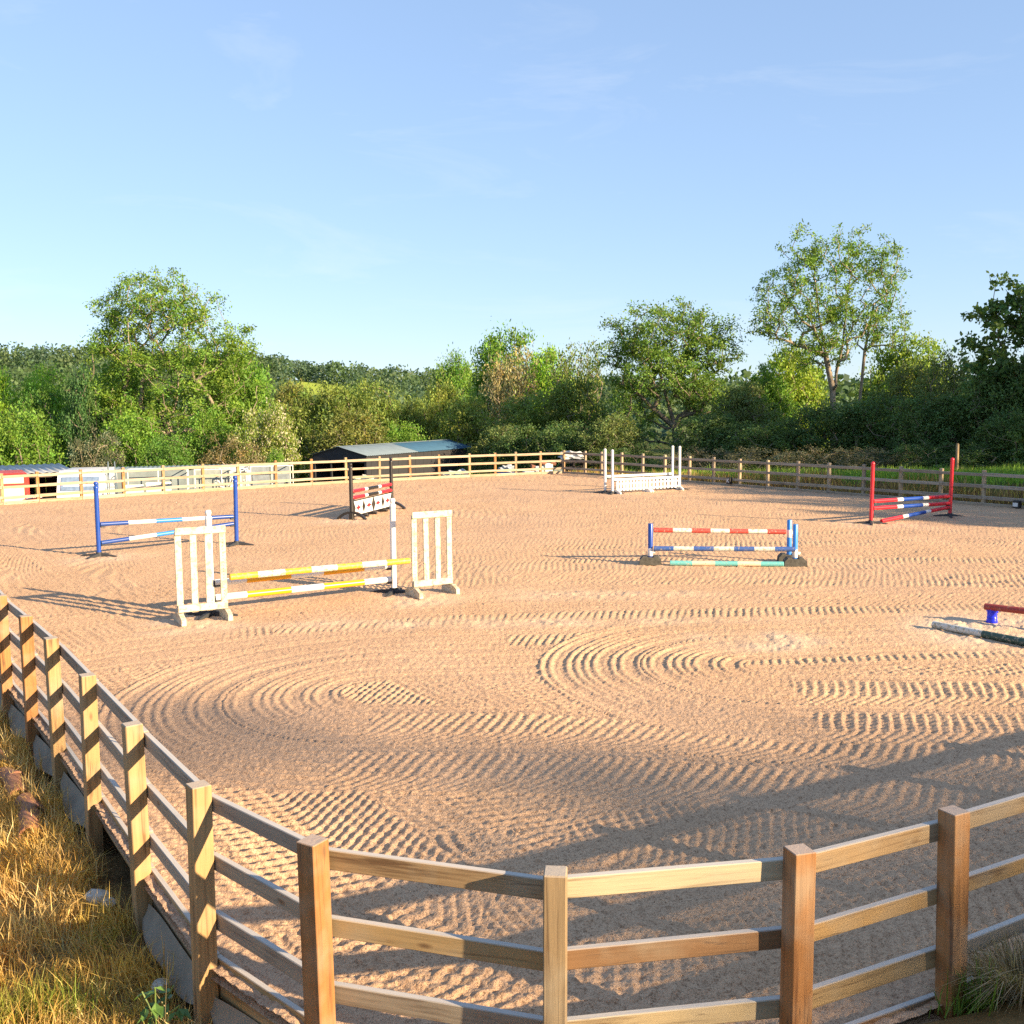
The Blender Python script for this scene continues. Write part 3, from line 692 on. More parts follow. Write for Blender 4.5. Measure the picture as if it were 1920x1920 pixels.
# black jump with diamond panels
a, b = (-4.48, 28.46), (-3.70, 31.40); r_ = ang(a, b)
upright('black upright with round knob, near end of the diamond panel jump', a, 1.58, Bk, 'ball', 'arch', r_, (.785, .60), rad=0.055)
upright('black upright with round knob, far end of the diamond panel jump', b, 1.58, Bk, 'ball', 'arch', r_, (.755, .577), rad=0.055, cupdir=-1)
st = [(.29, Rd), (.075, W), (.27, Bk), (.075, W), (.29, Rd)]
striped_pole('jump_pole', 'upper red, white and black pole above the diamond panels', 'black jump poles', *between(a, b, .785, .755), .05, st)
striped_pole('jump_pole', 'lower red, white and black pole just above the diamond panels', 'black jump poles', *between(a, b, .60, .577), .05, st)
def diamond_panel(label, p, q):
    w = math.hypot(q[0] - p[0], q[1] - p[1]); t = thing('filler_panel', label, 'jump filler', (p[0], p[1], 0), ang(p, q), 'diamond filler panels')
    zb, zt = 0.075, 0.52
    part('panel', MB().box((w / 2, 0, (zb + zt) / 2), (w - 0.05, 0.02, zt - zb - 0.05), b=0.004).mesh('panel', W), t)
    for nm, c, d in (('frame_bar', (w / 2, 0, zb + .012), (w, 0.034, 0.026)), ('frame_bar', (w / 2, 0, zt - .012), (w, 0.034, 0.026)),
                     ('frame_bar', (0.013, 0, (zb + zt) / 2), (0.026, 0.030, zt - zb - .052)), ('frame_bar', (w - 0.013, 0, (zb + zt) / 2), (0.026, 0.030, zt - zb - .052))):
        part(nm, MB().box((0, 0, 0), d, b=0.004).mesh(nm, Bk), t, c)
    zc = (zb + zt) / 2
    def lozenge(x, hw, hh, m, nm, y=-0.0125):
        part(nm, MB().add([(x - hw, y, zc), (x, y, zc - hh), (x + hw, y, zc), (x, y, zc + hh), (x - hw, -y, zc), (x, -y, zc - hh), (x + hw, -y, zc), (x, -y, zc + hh)],
                          [(0, 1, 2, 3), (7, 6, 5, 4), (0, 4, 5, 1), (1, 5, 6, 2), (2, 6, 7, 3), (3, 7, 4, 0)]).mesh(nm, m), t)
    for x in (w * .235, w * .765):
        lozenge(x, 0.014, 0.175, Bk, 'star_needle', -0.0120)
        lozenge(x, 0.20, 0.055, Rd, 'red_star', -0.0132)
        lozenge(x, 0.08, 0.095, Rd, 'red_star', -0.0140)
    lozenge(w * .5, 0.115, 0.192, Bk, 'black_diamond')
    for x in (w * 0.0 + .03, w - .03):
        y = -0.0125; s = 1 if x < w / 2 else -1
        vs = [(x, y, zc - .19), (x + s * .11, y, zc), (x, y, zc + .19), (x, -y, zc - .19), (x + s * .11, -y, zc), (x, -y, zc + .19)]
        part('black_diamond', MB().add(vs, [(0, 1, 2), (5, 4, 3), (0, 3, 4, 1), (1, 4, 5, 2), (2, 5, 3, 0)]).mesh('black_diamond', Bk), t)
    part('foot', MB().box((w / 2, 0, 0.035), (0.10, 0.30, 0.07), b=0.01).mesh('foot', Bk), t)
    part('foot', MB().box((w - 0.07, 0, 0.035), (0.08, 0.28, 0.07), b=0.01).mesh('foot', Bk), t)
av, bv = Vector((*a, 0)), Vector((*b, 0)); dv = (bv - av).normalized(); L_ = (bv - av).length; nvv = Vector((dv.y, -dv.x, 0)) * 0.02
P = lambda s: tuple((av + dv * s + nvv))[:2]
diamond_panel('white panel with black diamonds and red stars, near half of the pair', P(0.075), P(L_ / 2 - 0.004))
diamond_panel('white panel with black diamonds and red stars, far half of the pair', P(L_ / 2 + 0.004), P(L_ - 0.075))

# white jump with picket filler
A, Bq, Cq, Dq = (3.33, 36.42), (3.55, 36.02), (5.96, 37.95), (6.17, 37.55)
upright('white upright at the far left, rear row of the white picket jump', A, 1.58, W, 'dome', 'star', ang(A, Cq), (.575,))
upright('white upright second from left, front row of the white picket jump', Bq, 1.56, W, 'dome', 'star', ang(Bq, Dq), (.485,))
upright('white upright third from left, rear row of the white picket jump', Cq, 1.60, W, 'dome', 'star', ang(A, Cq), (.555,), cupdir=-1, lean=(0, .012))
upright('white upright at the far right, front row of the white picket jump', Dq, 1.60, W, 'dome', 'star', ang(Bq, Dq), (.46,), cupdir=-1)
striped_pole('jump_pole', 'upper all white pole at the back of the white picket jump', 'white jump poles', *between(A, Cq, .575, .555), .05, [(1, W)])
striped_pole('jump_pole', 'lower all white pole right above the pickets', 'white jump poles', *between(Bq, Dq, .485, .46), .05, [(1, W)])
def picket(label, p, q, n_):
    w = math.hypot(q[0] - p[0], q[1] - p[1]); t = thing('picket_filler', label, 'jump filler', (p[0], p[1], 0), ang(p, q), 'white picket fillers')
    pw = 0.088; th = 0.011; prof = [(-pw / 2, 0.09), (pw / 2, 0.09), (pw / 2, 0.40), (pw * .35, 0.43), (pw * .15, 0.445), (-pw * .15, 0.445), (-pw * .35, 0.43), (-pw / 2, 0.40)]; k = len(prof)
    vs = [(x, s * th, z) for s in (-1, 1) for (x, z) in prof]
    fs = [tuple(range(k)), tuple(reversed([k + j for j in range(k)]))] + [(j, k + j, k + (j + 1) % k, (j + 1) % k) for j in range(k)]
    me = MB().add(vs, fs).mesh('picket', W)
    for i in range(n_): part('picket', me, t, (0.05 + (w - 0.10) * i / (n_ - 1), 0, 0))
    for z in (0.15, 0.34): part('cross_rail', MB().box((0, 0, 0), (w, 0.02, 0.06), b=.004).mesh('cross_rail', W), t, (w / 2, 0.0225, z))
    for x in (0.03, w - 0.03):
        prof2 = [(-0.24, 0.0), (0.24, 0.0), (0.24, 0.05), (0.04, 0.14), (-0.04, 0.14), (-0.24, 0.05)]; vs = [(s * .028, y, z) for s in (-1, 1) for (y, z) in prof2]
        fs = [tuple(range(6)), tuple(reversed([6 + j for j in range(6)]))] + [(j, 6 + j, 6 + (j + 1) % 6, (j + 1) % 6) for j in range(6)]
        part('foot', MB().add(vs, fs).mesh('foot', W), t, (x, 0.01, 0))
bv_, dv_ = Vector((*Bq, 0)), Vector((*Dq, 0)); dd = (dv_ - bv_).normalized(); nn_ = Vector((dd.y, -dd.x, 0)) * 0.10; LL = (dv_ - bv_).length
Pp = lambda s: tuple(bv_ + dd * s + nn_)[:2]
picket('left half of the white picket filler under the white poles', Pp(0.10), Pp(LL / 2 - 0.02), 10)
picket('right half of the white picket filler under the white poles', Pp(LL / 2 + 0.02), Pp(LL - 0.06), 9)

# red jump, right
a, b = (9.26, 26.25), (11.92, 27.72); r_ = ang(a, b)
upright('red upright at the left end of the red, white and blue jump', a, 1.60, Rd, 'dome', 'star', r_, (.575, .395, .22), (0, 0.01), holes=True)
upright('red upright at the right end of the red, white and blue jump', b, 1.60, Rd, 'dome', 'star', r_, (.555, .36, .25), (0, 0.022), holes=True, cupdir=-1)
st = [(.30, Rd), (.075, W), (.26, Bl), (.075, W), (.29, Rd)]
striped_pole('jump_pole', 'top red, white and blue pole between the red uprights', 'red jump poles', *between(a, b, .575, .555), .05, st)
striped_pole('jump_pole', 'middle red, white and blue pole between the red uprights', 'red jump poles', *between(a, b, .395, .36), .05, st)
p, q = between(a, b, .055, .255); striped_pole('jump_pole', 'red, white and blue pole with its left end resting on the sand', 'red jump poles', (p[0] + .22, p[1] - .02, .06), q, .05, st)

# small jump on blocks
def block_post(label, loc, rz, tapez, h):
    t = thing('block_post', label, 'jump stand', (loc[0], loc[1], 0), rz, 'blue posts in weight blocks')
    prof = [(-0.215, 0.0), (0.215, 0.0), (0.205, 0.10), (0.145, 0.165), (0.07, 0.165), (0.06, 0.145), (-0.06, 0.145), (-0.07, 0.165), (-0.145, 0.165), (-0.205, 0.10)]; k = len(prof)
    vs = [(x, s * 0.13 * (1 - .3 * z), z) for s in (-1, 1) for (x, z) in prof]
    fs = [tuple(range(k)), tuple(reversed([k + j for j in range(k)]))] + [(j, k + j, k + (j + 1) % k, (j + 1) % k) for j in range(k)]
    part('weight_block', MB().add(vs, fs).mesh('weight_block', M_BLOCK), t)
    part('post', MB().lathe([(0.048, 0.10), (0.048, h - .01), (0.043, h)], 16).mesh('post', M_LBLUE_P if h > .8 else M_BLUE_P, auto=R(40)), t)
    for z in tapez:
        part('white_tape', MB().lathe([(0.0495, z - .075), (0.051, z - .07), (0.051, z + .07), (0.0495, z + .075)], 16).mesh('white_tape', W, auto=R(40)), t)
        part('tape_end', MB().box((0.065, -0.03, z + .01), (0.07, 0.012, 0.05), (0.3, 0.2, 0.4), b=.003).mesh('tape_end', W), t)
block_post('blue post in a weight block at the left end of the low three pole jump', (2.70, 19.85), -0.10, (0.24,), 0.80)
block_post('front blue post in a weight block at the right end of the low jump', (5.42, 19.45), -0.10, (0.24,), 0.805)
block_post('rear blue post in a weight block at the right end of the low jump', (5.45, 19.98), -0.10, (0.56,), 0.83)
striped_pole('jump_pole', 'worn red and white pole, highest on the low jump', 'low jump poles', (2.77, 19.90, .665), (5.36, 19.92, .60), .047,
             [(1, M_RED_W if i % 2 == 0 else M_WHT_W2) for i in range(7)])
striped_pole('jump_pole', 'worn dark blue and white pole, middle of the low jump', 'low jump poles', (2.76, 19.80, .315), (5.40, 19.36, .335), .047,
             [(1, M_BLU_W if i % 2 == 0 else M_WHT_W2) for i in range(7)])
striped_pole('jump_pole', 'worn teal and cream pole lying on the sand under the low jump', 'low jump poles', (3.05, 19.64, .05), (5.18, 19.36, .05), .05,
             [(1, M_TEAL_W if i % 2 == 0 else M_CRM_W) for i in range(5)])
# poles at the right edge
tub = thing('plastic_tub', 'bright blue plastic tub holding up the end of the dark red pole', 'tub', (6.76, 14.22, 0))
part('body', MB().lathe([(0.078, 0.0), (0.080, 0.01), (0.068, 0.05), (0.066, 0.06), (0.072, 0.07), (0.066, 0.085), (0.066, 0.14), (0.074, 0.165), (0.080, 0.175)], 18).mesh('body', M_TUB, auto=R(50)), tub)
part('saddle', MB().box((0.0, 0.055, 0.17), (0.12, 0.014, 0.05), b=.004).box((0.0, -0.055, 0.17), (0.12, 0.014, 0.05), b=.004).mesh('saddle', M_TUB), tub)
striped_pole('jump_pole', 'dark red and white pole raised on the blue tub at the right edge', 'ground poles', (6.66, 14.24, .225), (8.95, 12.2, .225), .046,
             [(1, M_DRED_W), (1, M_WHT_W2), (1, M_DRED_W), (1, M_WHT_W2), (1, M_DRED_W)])
striped_pole('jump_pole', 'worn white and dark green pole lying on the sand at the right edge', 'ground poles', (5.80, 13.90, .05), (7.75, 10.85, .05), .05,
             [(.75, M_WHT_W2), (1.1, M_GRN_W), (.8, M_WHT_W2), (1, M_GRN_W)])
# ------------------------------------------------------------------ small things by the near fence
M_CLAY = plain('terracotta', (0.30, 0.14, 0.08), 0.85, var=0.35, scale=9)
M_STONE = plain('pale_stone', (0.50, 0.48, 0.42), 0.9, var=0.3, scale=8)
def drain_pipe(label, loc, rz, tilt, L_=0.34, r=0.085):
    n = 18; prof = [(-L_ / 2, r), (L_ / 2 - .05, r), (L_ / 2 - .045, r * 1.1), (L_ / 2, r * 1.1), (L_ / 2, r * .86), (L_ / 2 - .05, r * .8), (-L_ / 2, r * .8)]
    vs = [(x, q * math.cos(2 * math.pi * k / n), q * math.sin(2 * math.pi * k / n)) for (x, q) in prof for k in range(n)]; fs = []
    for j in range(len(prof)):
        j2 = (j + 1) % len(prof)
        for k in range(n): fs.append((j * n + k, j2 * n + k, j2 * n + (k + 1) % n, j * n + (k + 1) % n))
    o = link(bpy.data.objects.new('drain_pipe', MB().add(vs, fs).mesh('drain_pipe', M_CLAY, auto=R(35))))
    o.location = loc; o.rotation_euler = (0, tilt, rz); return tag(o, label, 'pipe', 'clay drain pipes by the fence')
def gz(x, y): return float(ground_z(np.array([float(x)]), np.array([float(y)]))[0])
for lab, x, y, rz, ti in (
        ('terracotta drain pipe at the left edge, furthest of the row along the fence', -5.50, 10.32, -0.95, 0.05),
        ('terracotta drain pipe second from the far end of the row along the fence', -5.05, 9.72, -0.9, 0.1),
        ('dark open terracotta pipe mouth behind the longest pipe', -4.72, 9.28, -0.8, -0.1),
        ('long reddish terracotta pipe in the middle of the row along the fence', -4.52, 8.98, -1.0, 0.12),
        ('terracotta pipe lying just above the last one of the row', -4.18, 8.52, -0.9, 0.05),
        ('nearest terracotta pipe of the row, half sunk in dry grass', -4.02, 8.18, -1.1, 0.15)):
    drain_pipe(lab, (x, y, gz(x, y) + 0.07), rz, ti)
def stone(label, loc, s, seed):
    rng = random.Random(seed); bm = bmesh.new(); bmesh.ops.create_icosphere(bm, subdivisions=2, radius=1)
    for v in bm.verts:
        k = 1 + rng.uniform(-.16, .16); v.co = Vector((v.co.x * s[0] * k, v.co.y * s[1] * k, v.co.z * s[2] * k))
    me = bpy.data.meshes.new('stone'); bm.to_mesh(me); bm.free(); me.materials.append(M_STONE)
    o = link(bpy.data.objects.new('stone', me)); o.location = loc; return tag(o, label, 'stone', 'pale stones in the grass')
stone('larger pale stone in the dry grass by the fence', (-2.92, 6.82, gz(-2.92, 6.82) + .10), (.085, .06, .05), 3)
stone('smaller pale stone touching the larger one in the dry grass', (-2.80, 6.74, gz(-2.80, 6.74) + .10), (.05, .04, .035), 5)
stone('pale stone at the foot of a fence post, nearest the camera', (-2.12, 5.78, gz(-2.12, 5.78) + .06), (.06, .045, .04), 8)
fk = thing('wire_skip_rake', 'black wire hoop handle and small rake leaning inside the near fence', 'rake', (-2.86, 7.42, 0), -0.95)
hoop = [(-.06, 0, .62)] + [(-.06 + .06 * (1 - math.cos(t)) , 0, .70 + .075 * math.sin(t)) for t in [i * math.pi / 10 for i in range(11)]] + [(.06, 0, .62)]
part('handle', MB().tube([(-.06, 0, .42)] + hoop + [(.06, 0, .42)], .007, 8).mesh('handle', M_DARK, smooth=True), fk)
part('head', MB().box((0, 0, .36), (.16, .035, .13), b=.01).mesh('head', M_BLACK_P), fk)
for x in (-.05, .05): part('prong', MB().tube([(x, 0, .30), (x, 0.0, .02)], .006, 6).mesh('prong', M_DARK), fk)
# letter markers on the right fence
def marker(label, loc, rz, letter):
    t = thing('letter_marker', label, 'marker', loc, rz, 'arena letter markers')
    part('box', MB().box((0, 0, 0), (0.20, 0.14, 0.24), b=.012).mesh('box', M_BLACK_P), t)
    if letter == 'K':
        mb = MB().box((-.045, -.0735, .01), (.030, .007, .15)).box((.014, -.0735, .046), (.030, .006, .105), (0, .75, 0)).box((.014, -.0735, -.026), (.030, .006, .105), (0, -.75, 0))
        part('letter', mb.mesh('letter', M_WHITE_P), t)
    else:
        part('letter_plate', MB().box((-.01, -.0735, .0), (.15, .006, .11), b=.002).mesh('letter_plate', M_WHITE_P), t)
fr = math.atan2(-.827, .563)
marker('black marker box with a white letter, hung on the bottom rail of the right fence', (8.30, 38.99, .20), fr, 'K')
marker('black marker box with a white plate by the kick board at the right edge', (14.68, 29.62, .115), fr, '')
st_ = thing('wooden_stake', 'lone round wooden stake in front of the dark hedge at right', 'stake', (17.5, 40.2, .5))
part('shaft', MB().lathe([(.065, -.3), (.062, .2), (.06, .95), (.04, .98)], 12).mesh('shaft', M_POST, auto=R(40)), st_)

# ------------------------------------------------------------------ yard: sheds and clutter behind the far fence
M_BOARD = plain('black_board', (0.022, 0.023, 0.026), 0.75, var=0.3, scale=3)
M_BOARD2 = plain('dark_brown_board', (0.05, 0.038, 0.03), 0.85, var=0.4, scale=3)
M_TIN = plain('pale_galvanised_sheet', (0.12, 0.165, 0.20), 0.85, 0.0, var=0.12, scale=2)
M_TIN2 = plain('pale_roof_sheet', (0.55, 0.55, 0.50), 0.9, 0.0, var=0.3, scale=1.2)
M_TINB = plain('blue_steel_sheet', (0.025, 0.085, 0.15), 0.8, 0.0, var=0.15, scale=2)
M_GREYW = plain('grey_green_sheet', (0.15, 0.185, 0.19), 0.7, var=0.2, scale=2)
M_CREAM = plain('cream_panel', (0.68, 0.60, 0.46), 0.7, var=0.15, scale=3)
M_REDV = paint('red_vehicle_paint', (0.55, 0.03, 0.02), 0.35)
M_WHV = paint('white_vehicle_paint', (0.78, 0.78, 0.78), 0.3)
M_GLASSD = plain('dark_window', (0.05, 0.08, 0.12), 0.15)
M_RUST = plain('rusty_metal', (0.22, 0.09, 0.05), 0.85, var=0.4, scale=7)
M_BLUEB = paint('blue_drum', (0.02, 0.08, 0.45), 0.4)
M_PLANK = plain('orange_plank', (0.55, 0.30, 0.11), 0.8, var=0.25, scale=5)
M_TARP = plain('white_tarp', (0.42, 0.43, 0.44), 0.6, var=0.12, scale=3)
YZ = -1.65
def corrugated(w, l, pitch, amp, n_l=2):
    """sheet: waves across x (length w), runs along y 0..l; slight thickness"""
    n_ = max(8, int(w / pitch) * 6); vs = []; fs = []
    for lay in (0, -0.006):
        for j in range(n_l):
            for i in range(n_ + 1):
                x = w * i / n_; vs.append((x, l * j / (n_l - 1), amp * math.cos(2 * math.pi * x / pitch) + lay))
    m_ = n_ + 1
    for j in range(n_l - 1):
        for i in range(n_):
            fs.append((j * m_ + i, j * m_ + i + 1, (j + 1) * m_ + i + 1, (j + 1) * m_ + i))
            o = n_l * m_; fs.append((o + j * m_ + i, o + (j + 1) * m_ + i, o + (j + 1) * m_ + i + 1, o + j * m_ + i + 1))
    for i in range(n_): fs.append((i, n_l * m_ + i, n_l * m_ + i + 1, i + 1))
    return vs, fs
def black_shed():
    L_, Wd, he, hr = 10.4, 3.25, 0.78 - YZ, 1.18 - YZ
    t = thing('black_shed', 'long low black shed with half pale and half blue corrugated roof', 'shed', (-7.1, 50.0, YZ), math.atan2(9.2, 4.8))
    # local x along the length, local y to the left (gable width)
    nb = 26                                                  # upright boards of the long wall
    for i in range(nb):
        part('board', MB().box((0, 0, 0), (L_ / nb - 0.012, 0.03 + 0.008 * (i % 2), he), b=.003).mesh('board', M_BOARD), t, (L_ * (i + .5) / nb, 0.0, he / 2))
    part('wall', MB().box((L_ / 2, 0.045, he / 2), (L_ - .02, 0.05, he - .02)).mesh('wall', M_BOARD), t)
    part('wall', MB().box((L_ / 2, Wd, he / 2), (L_, 0.06, he)).mesh('wall', M_BOARD), t)
    part('wall', MB().box((L_, Wd / 2, he / 2), (0.06, Wd - .1, he)).mesh('wall', M_BOARD), t)
    # gable with an open front
    vs = [(0, -.02, he - .36), (0, Wd + .02, he - .36), (0, Wd + .02, he), (0, Wd / 2, hr), (0, -.02, he)]; vs += [(x + .06, y, z) for x, y, z in vs]
    fs = [(0, 1, 2, 3, 4), (9, 8, 7, 6, 5)] + [(k, 5 + k, 5 + (k + 1) % 5, (k + 1) % 5) for k in range(5)]
    part('gable', MB().add(vs, fs).mesh('gable', M_BOARD), t)
    for y in (0.07, 1.1, 2.15, Wd - .07): part('door_post', MB().box((0.05, y, (he - .37) / 2), (.09, .09, he - .37)).mesh('door_post', M_BOARD), t)
    sl = math.atan2(hr - he, Wd / 2); wl_ = math.hypot(hr - he, Wd / 2) + .16
    for (x0, x1, m_) in ((-.12, 4.55, M_TIN), (4.551, L_ + .12, M_TINB)):
        vs, fs = corrugated(x1 - x0, wl_, 0.16, 0.016)
        for s in (1, -1):
            o = part('roof_sheet', MB().add(vs, fs).mesh('roof_sheet', m_, smooth=True), t)
            if s == 1:
                o.location = (x0, -.13, he - .03 + .02); o.rotation_euler = (sl, 0, 0)
            else:
                o.location = (x1, Wd + .13, he - .03 + .02); o.rotation_euler = (sl, 0, math.pi)
    part('ridge_cap', MB().box((L_ / 2, Wd / 2, hr + .03), (L_ + .26, .22, .03), b=.01).mesh('ridge_cap', M_TIN), t)
black_shed()
def lean_to():
    t = thing('open_shed', 'open fronted shed with a rusty streaked corrugated roof at the left edge', 'shed', (-18.2, 42.3, YZ), math.atan2(-.57, -.82))
    # local x runs left along the front, local y towards the camera -> use -y as depth
    L_, Dp, h0, h1 = 7.0, 3.1, 2.27, 2.45
    vs, fs = corrugated(L_ + .3, Dp + .3, 0.28, 0.022)
    o = part('roof_sheet', MB().add(vs, fs).mesh('roof_sheet', M_TIN2, smooth=True), t, (-.15, -Dp - .15, h1), (-math.atan2(h1 - h0, Dp), 0, 0))
    nb = 16
    for i in range(nb): part('board', MB().box((0, 0, 0), (L_ / nb - .012, .03 + .006 * (i % 2), h1 - .06), b=.003).mesh('board', M_BOARD2), t, (L_ * (i + .5) / nb, -Dp, h1 / 2 - .03))
    part('side_wall', MB().box((0, -Dp / 2, h0 / 2), (.05, Dp - .05, h0 - .05)).mesh('side_wall', M_BOARD2), t)
    part('side_wall', MB().box((L_, -Dp / 2, h0 / 2), (.05, Dp - .05, h0 - .05)).mesh('side_wall', M_BOARD2), t)
    for x in (.1, 2.3, 4.6, L_ - .1): part('front_post', MB().box((x, -.08, h0 / 2), (.1, .1, h0 - .06)).mesh('front_post', M_BOARD2), t)
    part('beam', MB().box((L_ / 2, -.08, h0 - .13), (L_ - .1, .06, .16)).mesh('beam', M_BOARD2), t)
lean_to()
lg = thing('long_grey_shed', 'long low grey metal clad shed behind the white frames', 'shed', (-18.3, 44.6, YZ), 0.28)
for i in range(10): part('wall_sheet', MB().box((0, 0, 0), (.83, .04 + .008 * (i % 2), 2.1), b=.003).mesh('wall_sheet', M_GREYW), lg, (.42 + .835 * i, 0, 1.05))
vs, fs = corrugated(8.6, 2.4, 0.2, 0.015)
part('roof_sheet', MB().add(vs, fs).mesh('roof_sheet', plain('slate_blue_sheet', (.16, .22, .25), .5, .1), smooth=True), lg, (-.1, -.15, 2.13), (.015, 0, 0))
part('back_wall', MB().box((4.2, 2.1, 1.05), (8.4, .05, 2.1)).mesh('back_wall', M_GREYW), lg)

def trailer():
    t = thing('horse_trailer', 'red trailer with a cream rear ramp, cut off by the left edge', 'trailer', (-18.95, 38.4, YZ + .35), 0.50)
    part('body', MB().box((0, 1.3, 1.1), (1.5, 2.6, 1.95), b=.09).mesh('body', M_REDV), t)
    part('ramp', MB().box((0, -.03, .98), (1.12, .06, 1.25), b=.02).mesh('ramp', M_CREAM), t)
    part('upper_door', MB().box((0, -.03, 1.83), (1.12, .05, .28), b=.02).mesh('upper_door', M_CREAM), t)
    for x in (-.67, .67): part('tail_light', MB().box((x, -.02, .3), (.12, .05, .16), b=.01).mesh('tail_light', M_RED_P), t)
    for x in (-.8, .8):
        w_ = MB(); w_.tube([(x - .09, 1.3, .0), (x + .09, 1.3, .0)], .32, 16); part('wheel', w_.mesh('wheel', M_DARK, auto=R(40)), t)
trailer()
def caravan():
    t = thing('touring_caravan', 'white caravan with a sloping blue grey window, left of the metal frames', 'caravan', (-16.75, 39.6, YZ), 0.20)
    w, L_ = 1.72, 3.2
    prof = [(0, .35), (-.05, .55), (-.03, 1.55), (.32, 2.28), (.7, 2.42), (L_ - .3, 2.42), (L_, 2.1), (L_, .35)]; k = len(prof)
    vs = [(s * w / 2, y, z) for s in (-1, 1) for (y, z) in prof]
    fs = [tuple(range(k)), tuple(reversed([k + j for j in range(k)]))] + [(j, k + j, k + (j + 1) % k, (j + 1) % k) for j in range(k)]
    bm = bmesh.new(); bv = [bm.verts.new(v) for v in vs]; [bm.faces.new([bv[i] for i in f]) for f in fs]
    bmesh.ops.recalc_face_normals(bm, faces=bm.faces); bmesh.ops.bevel(bm, geom=[e for e in bm.edges], offset=.05, segments=2, affect='EDGES', profile=.6)
    me = bpy.data.meshes.new('body'); bm.to_mesh(me); bm.free(); me.materials.append(M_WHV); me.shade_smooth(); me.set_sharp_from_angle(angle=R(50)); part('body', me, t)
    ang_ = math.atan2(2.28 - 1.55, .35)
    part('window', MB().box((0, 0, 0), (w - .32, .02, .58), b=.006).mesh('window', plain('blue_grey_pane', (.16, .23, .34), .12)), t, (0, .118, 1.93), (-(math.pi / 2 - ang_), 0, 0))
    part('window_bar', MB().box((0, 0, 0), (w - .5, .03, .07), b=.006).mesh('window_bar', M_WHV), t, (0, .085, 1.86), (-(math.pi / 2 - ang_), 0, 0))
    part('window', MB().box((-w / 2 - .005, 1.5, 1.6), (.02, 1.1, .5), b=.006).mesh('window', M_GLASSD), t)
    part('locker', MB().box((0, -.065, .95), (w - .3, .03, .5), b=.01).mesh('locker', M_WHV), t)
    for x in (-.75, .75): part('wheel', MB().tube([(x - .08, 1.7, .3), (x + .08, 1.7, .3)], .3, 16).mesh('wheel', M_DARK, auto=R(40)), t)
caravan()
mw = thing('lawn_tractor', 'red ride on mower with a white hood, left of the caravan', 'mower', (-17.15, 37.0, -1.12), 2.5)
part('hood', MB().box((.45, 0, .88), (.75, .5, .34), (0, .12, 0), b=.07).mesh('hood', M_REDV), mw)
part('hood_top', MB().box((.25, 0, 1.08), (.6, .44, .05), (0, .16, 0), b=.02).mesh('hood_top', M_WHV), mw)
part('chassis', MB().box((0, 0, .5), (1.5, .5, .22), b=.04).mesh('chassis', M_DARK), mw)
part('seat', MB().box((-.5, 0, .85), (.4, .42, .12), b=.04).box((-.7, 0, 1.08), (.1, .42, .42), (0, -.15, 0), b=.04).mesh('seat', M_BLACK_P), mw)
part('steering_wheel', MB().tube([(-.1 + .17 * math.cos(t) * .6, .17 * math.sin(t), 1.14 + .17 * math.cos(t) * .6) for t in [i * math.pi / 8 for i in range(17)]], .015, 6, False).mesh('steering_wheel', M_DARK), mw)
for x, r in ((.55, .2), (-.5, .27)):
    for y in (-.36, .36): part('wheel', MB().tube([(x, y - .1, r), (x, y + .1, r)], r, 14).mesh('wheel', M_DARK, auto=R(40)), mw)
ld = thing('step_ladder', 'pale metal step ladder standing right of the caravan', 'ladder', (-15.75, 40.3, YZ), 0.2)
for s in (-1, 1):
    part('rail', MB().tube([(s * .22, -.4, 0), (s * .12, 0, 2.75)], .022, 6).mesh('rail', M_TIN), ld); part('rail', MB().tube([(s * .2, .45, 0), (s * .12, .04, 2.7)], .018, 6).mesh('rail', M_TIN), ld)
for i in range(8):
    z = .3 + i * .29; part('step', MB().box((0, -.4 + .4 * z / 2.75, z), (.40 - .06 * z / 1.3, .07, .03)).mesh('step', M_TIN), ld)
def frame_cage(label, x, y, rz, w, d, h, panel, tube=.022, name='metal_frame', cat='frame', m=None, shelves=()):
    t = thing(name, label, cat, (x, y, YZ), rz, 'white metal frames in the yard'); m = m or M_WHITE_P
    for px in (0, w / 2, w):
        for py in (0, d): part('upright', MB().tube([(px, py, 0), (px, py, h)], tube, 6).mesh('upright', m), t)
    for z in (0.05, h * .5, h):
        part('bar', MB().tube([(0, 0, z), (w, 0, z)], tube, 6).mesh('bar', m), t); part('bar', MB().tube([(0, d, z), (w, d, z)], tube, 6).mesh('bar', m), t)
        for px in (0, w): part('bar', MB().tube([(px, 0, z), (px, d, z)], tube, 6).mesh('bar', m), t)
    if panel:
        for k in range(2): part('panel', MB().box((w * (.25 + .5 * k), d - .05, h / 2), (w / 2 - .06, .02, h - .12)).mesh('panel', panel), t)
    for z in shelves: part('shelf', MB().box((w / 2, d / 2, z), (w - .04, d - .1, .03)).mesh('shelf', M_GREYW), t)
    return t
M_PANE = plain('dusty_pane', (0.24, 0.27, 0.25), 0.35, var=0.2)
frame_cage('white tube frame with grey boards right of the step ladder', -15.35, 40.9, .35, 2.3, .9, 2.35, M_GREYW)
frame_cage('greenhouse like white frame with dusty panes in the middle of the yard', -12.95, 41.8, .32, 2.1, 1.1, 2.3, M_PANE)
frame_cage('white frame with cross bars right of the dusty panes', -11.6, 42.4, .35, .7, .8, 2.2, None, shelves=(.7, 1.4))
frame_cage('grey meshed white cage left of the small upright shrub', -10.95, 42.9, .33, 1.75, 1.0, 2.35, plain('grey_mesh', (.17, .2, .22), .7))
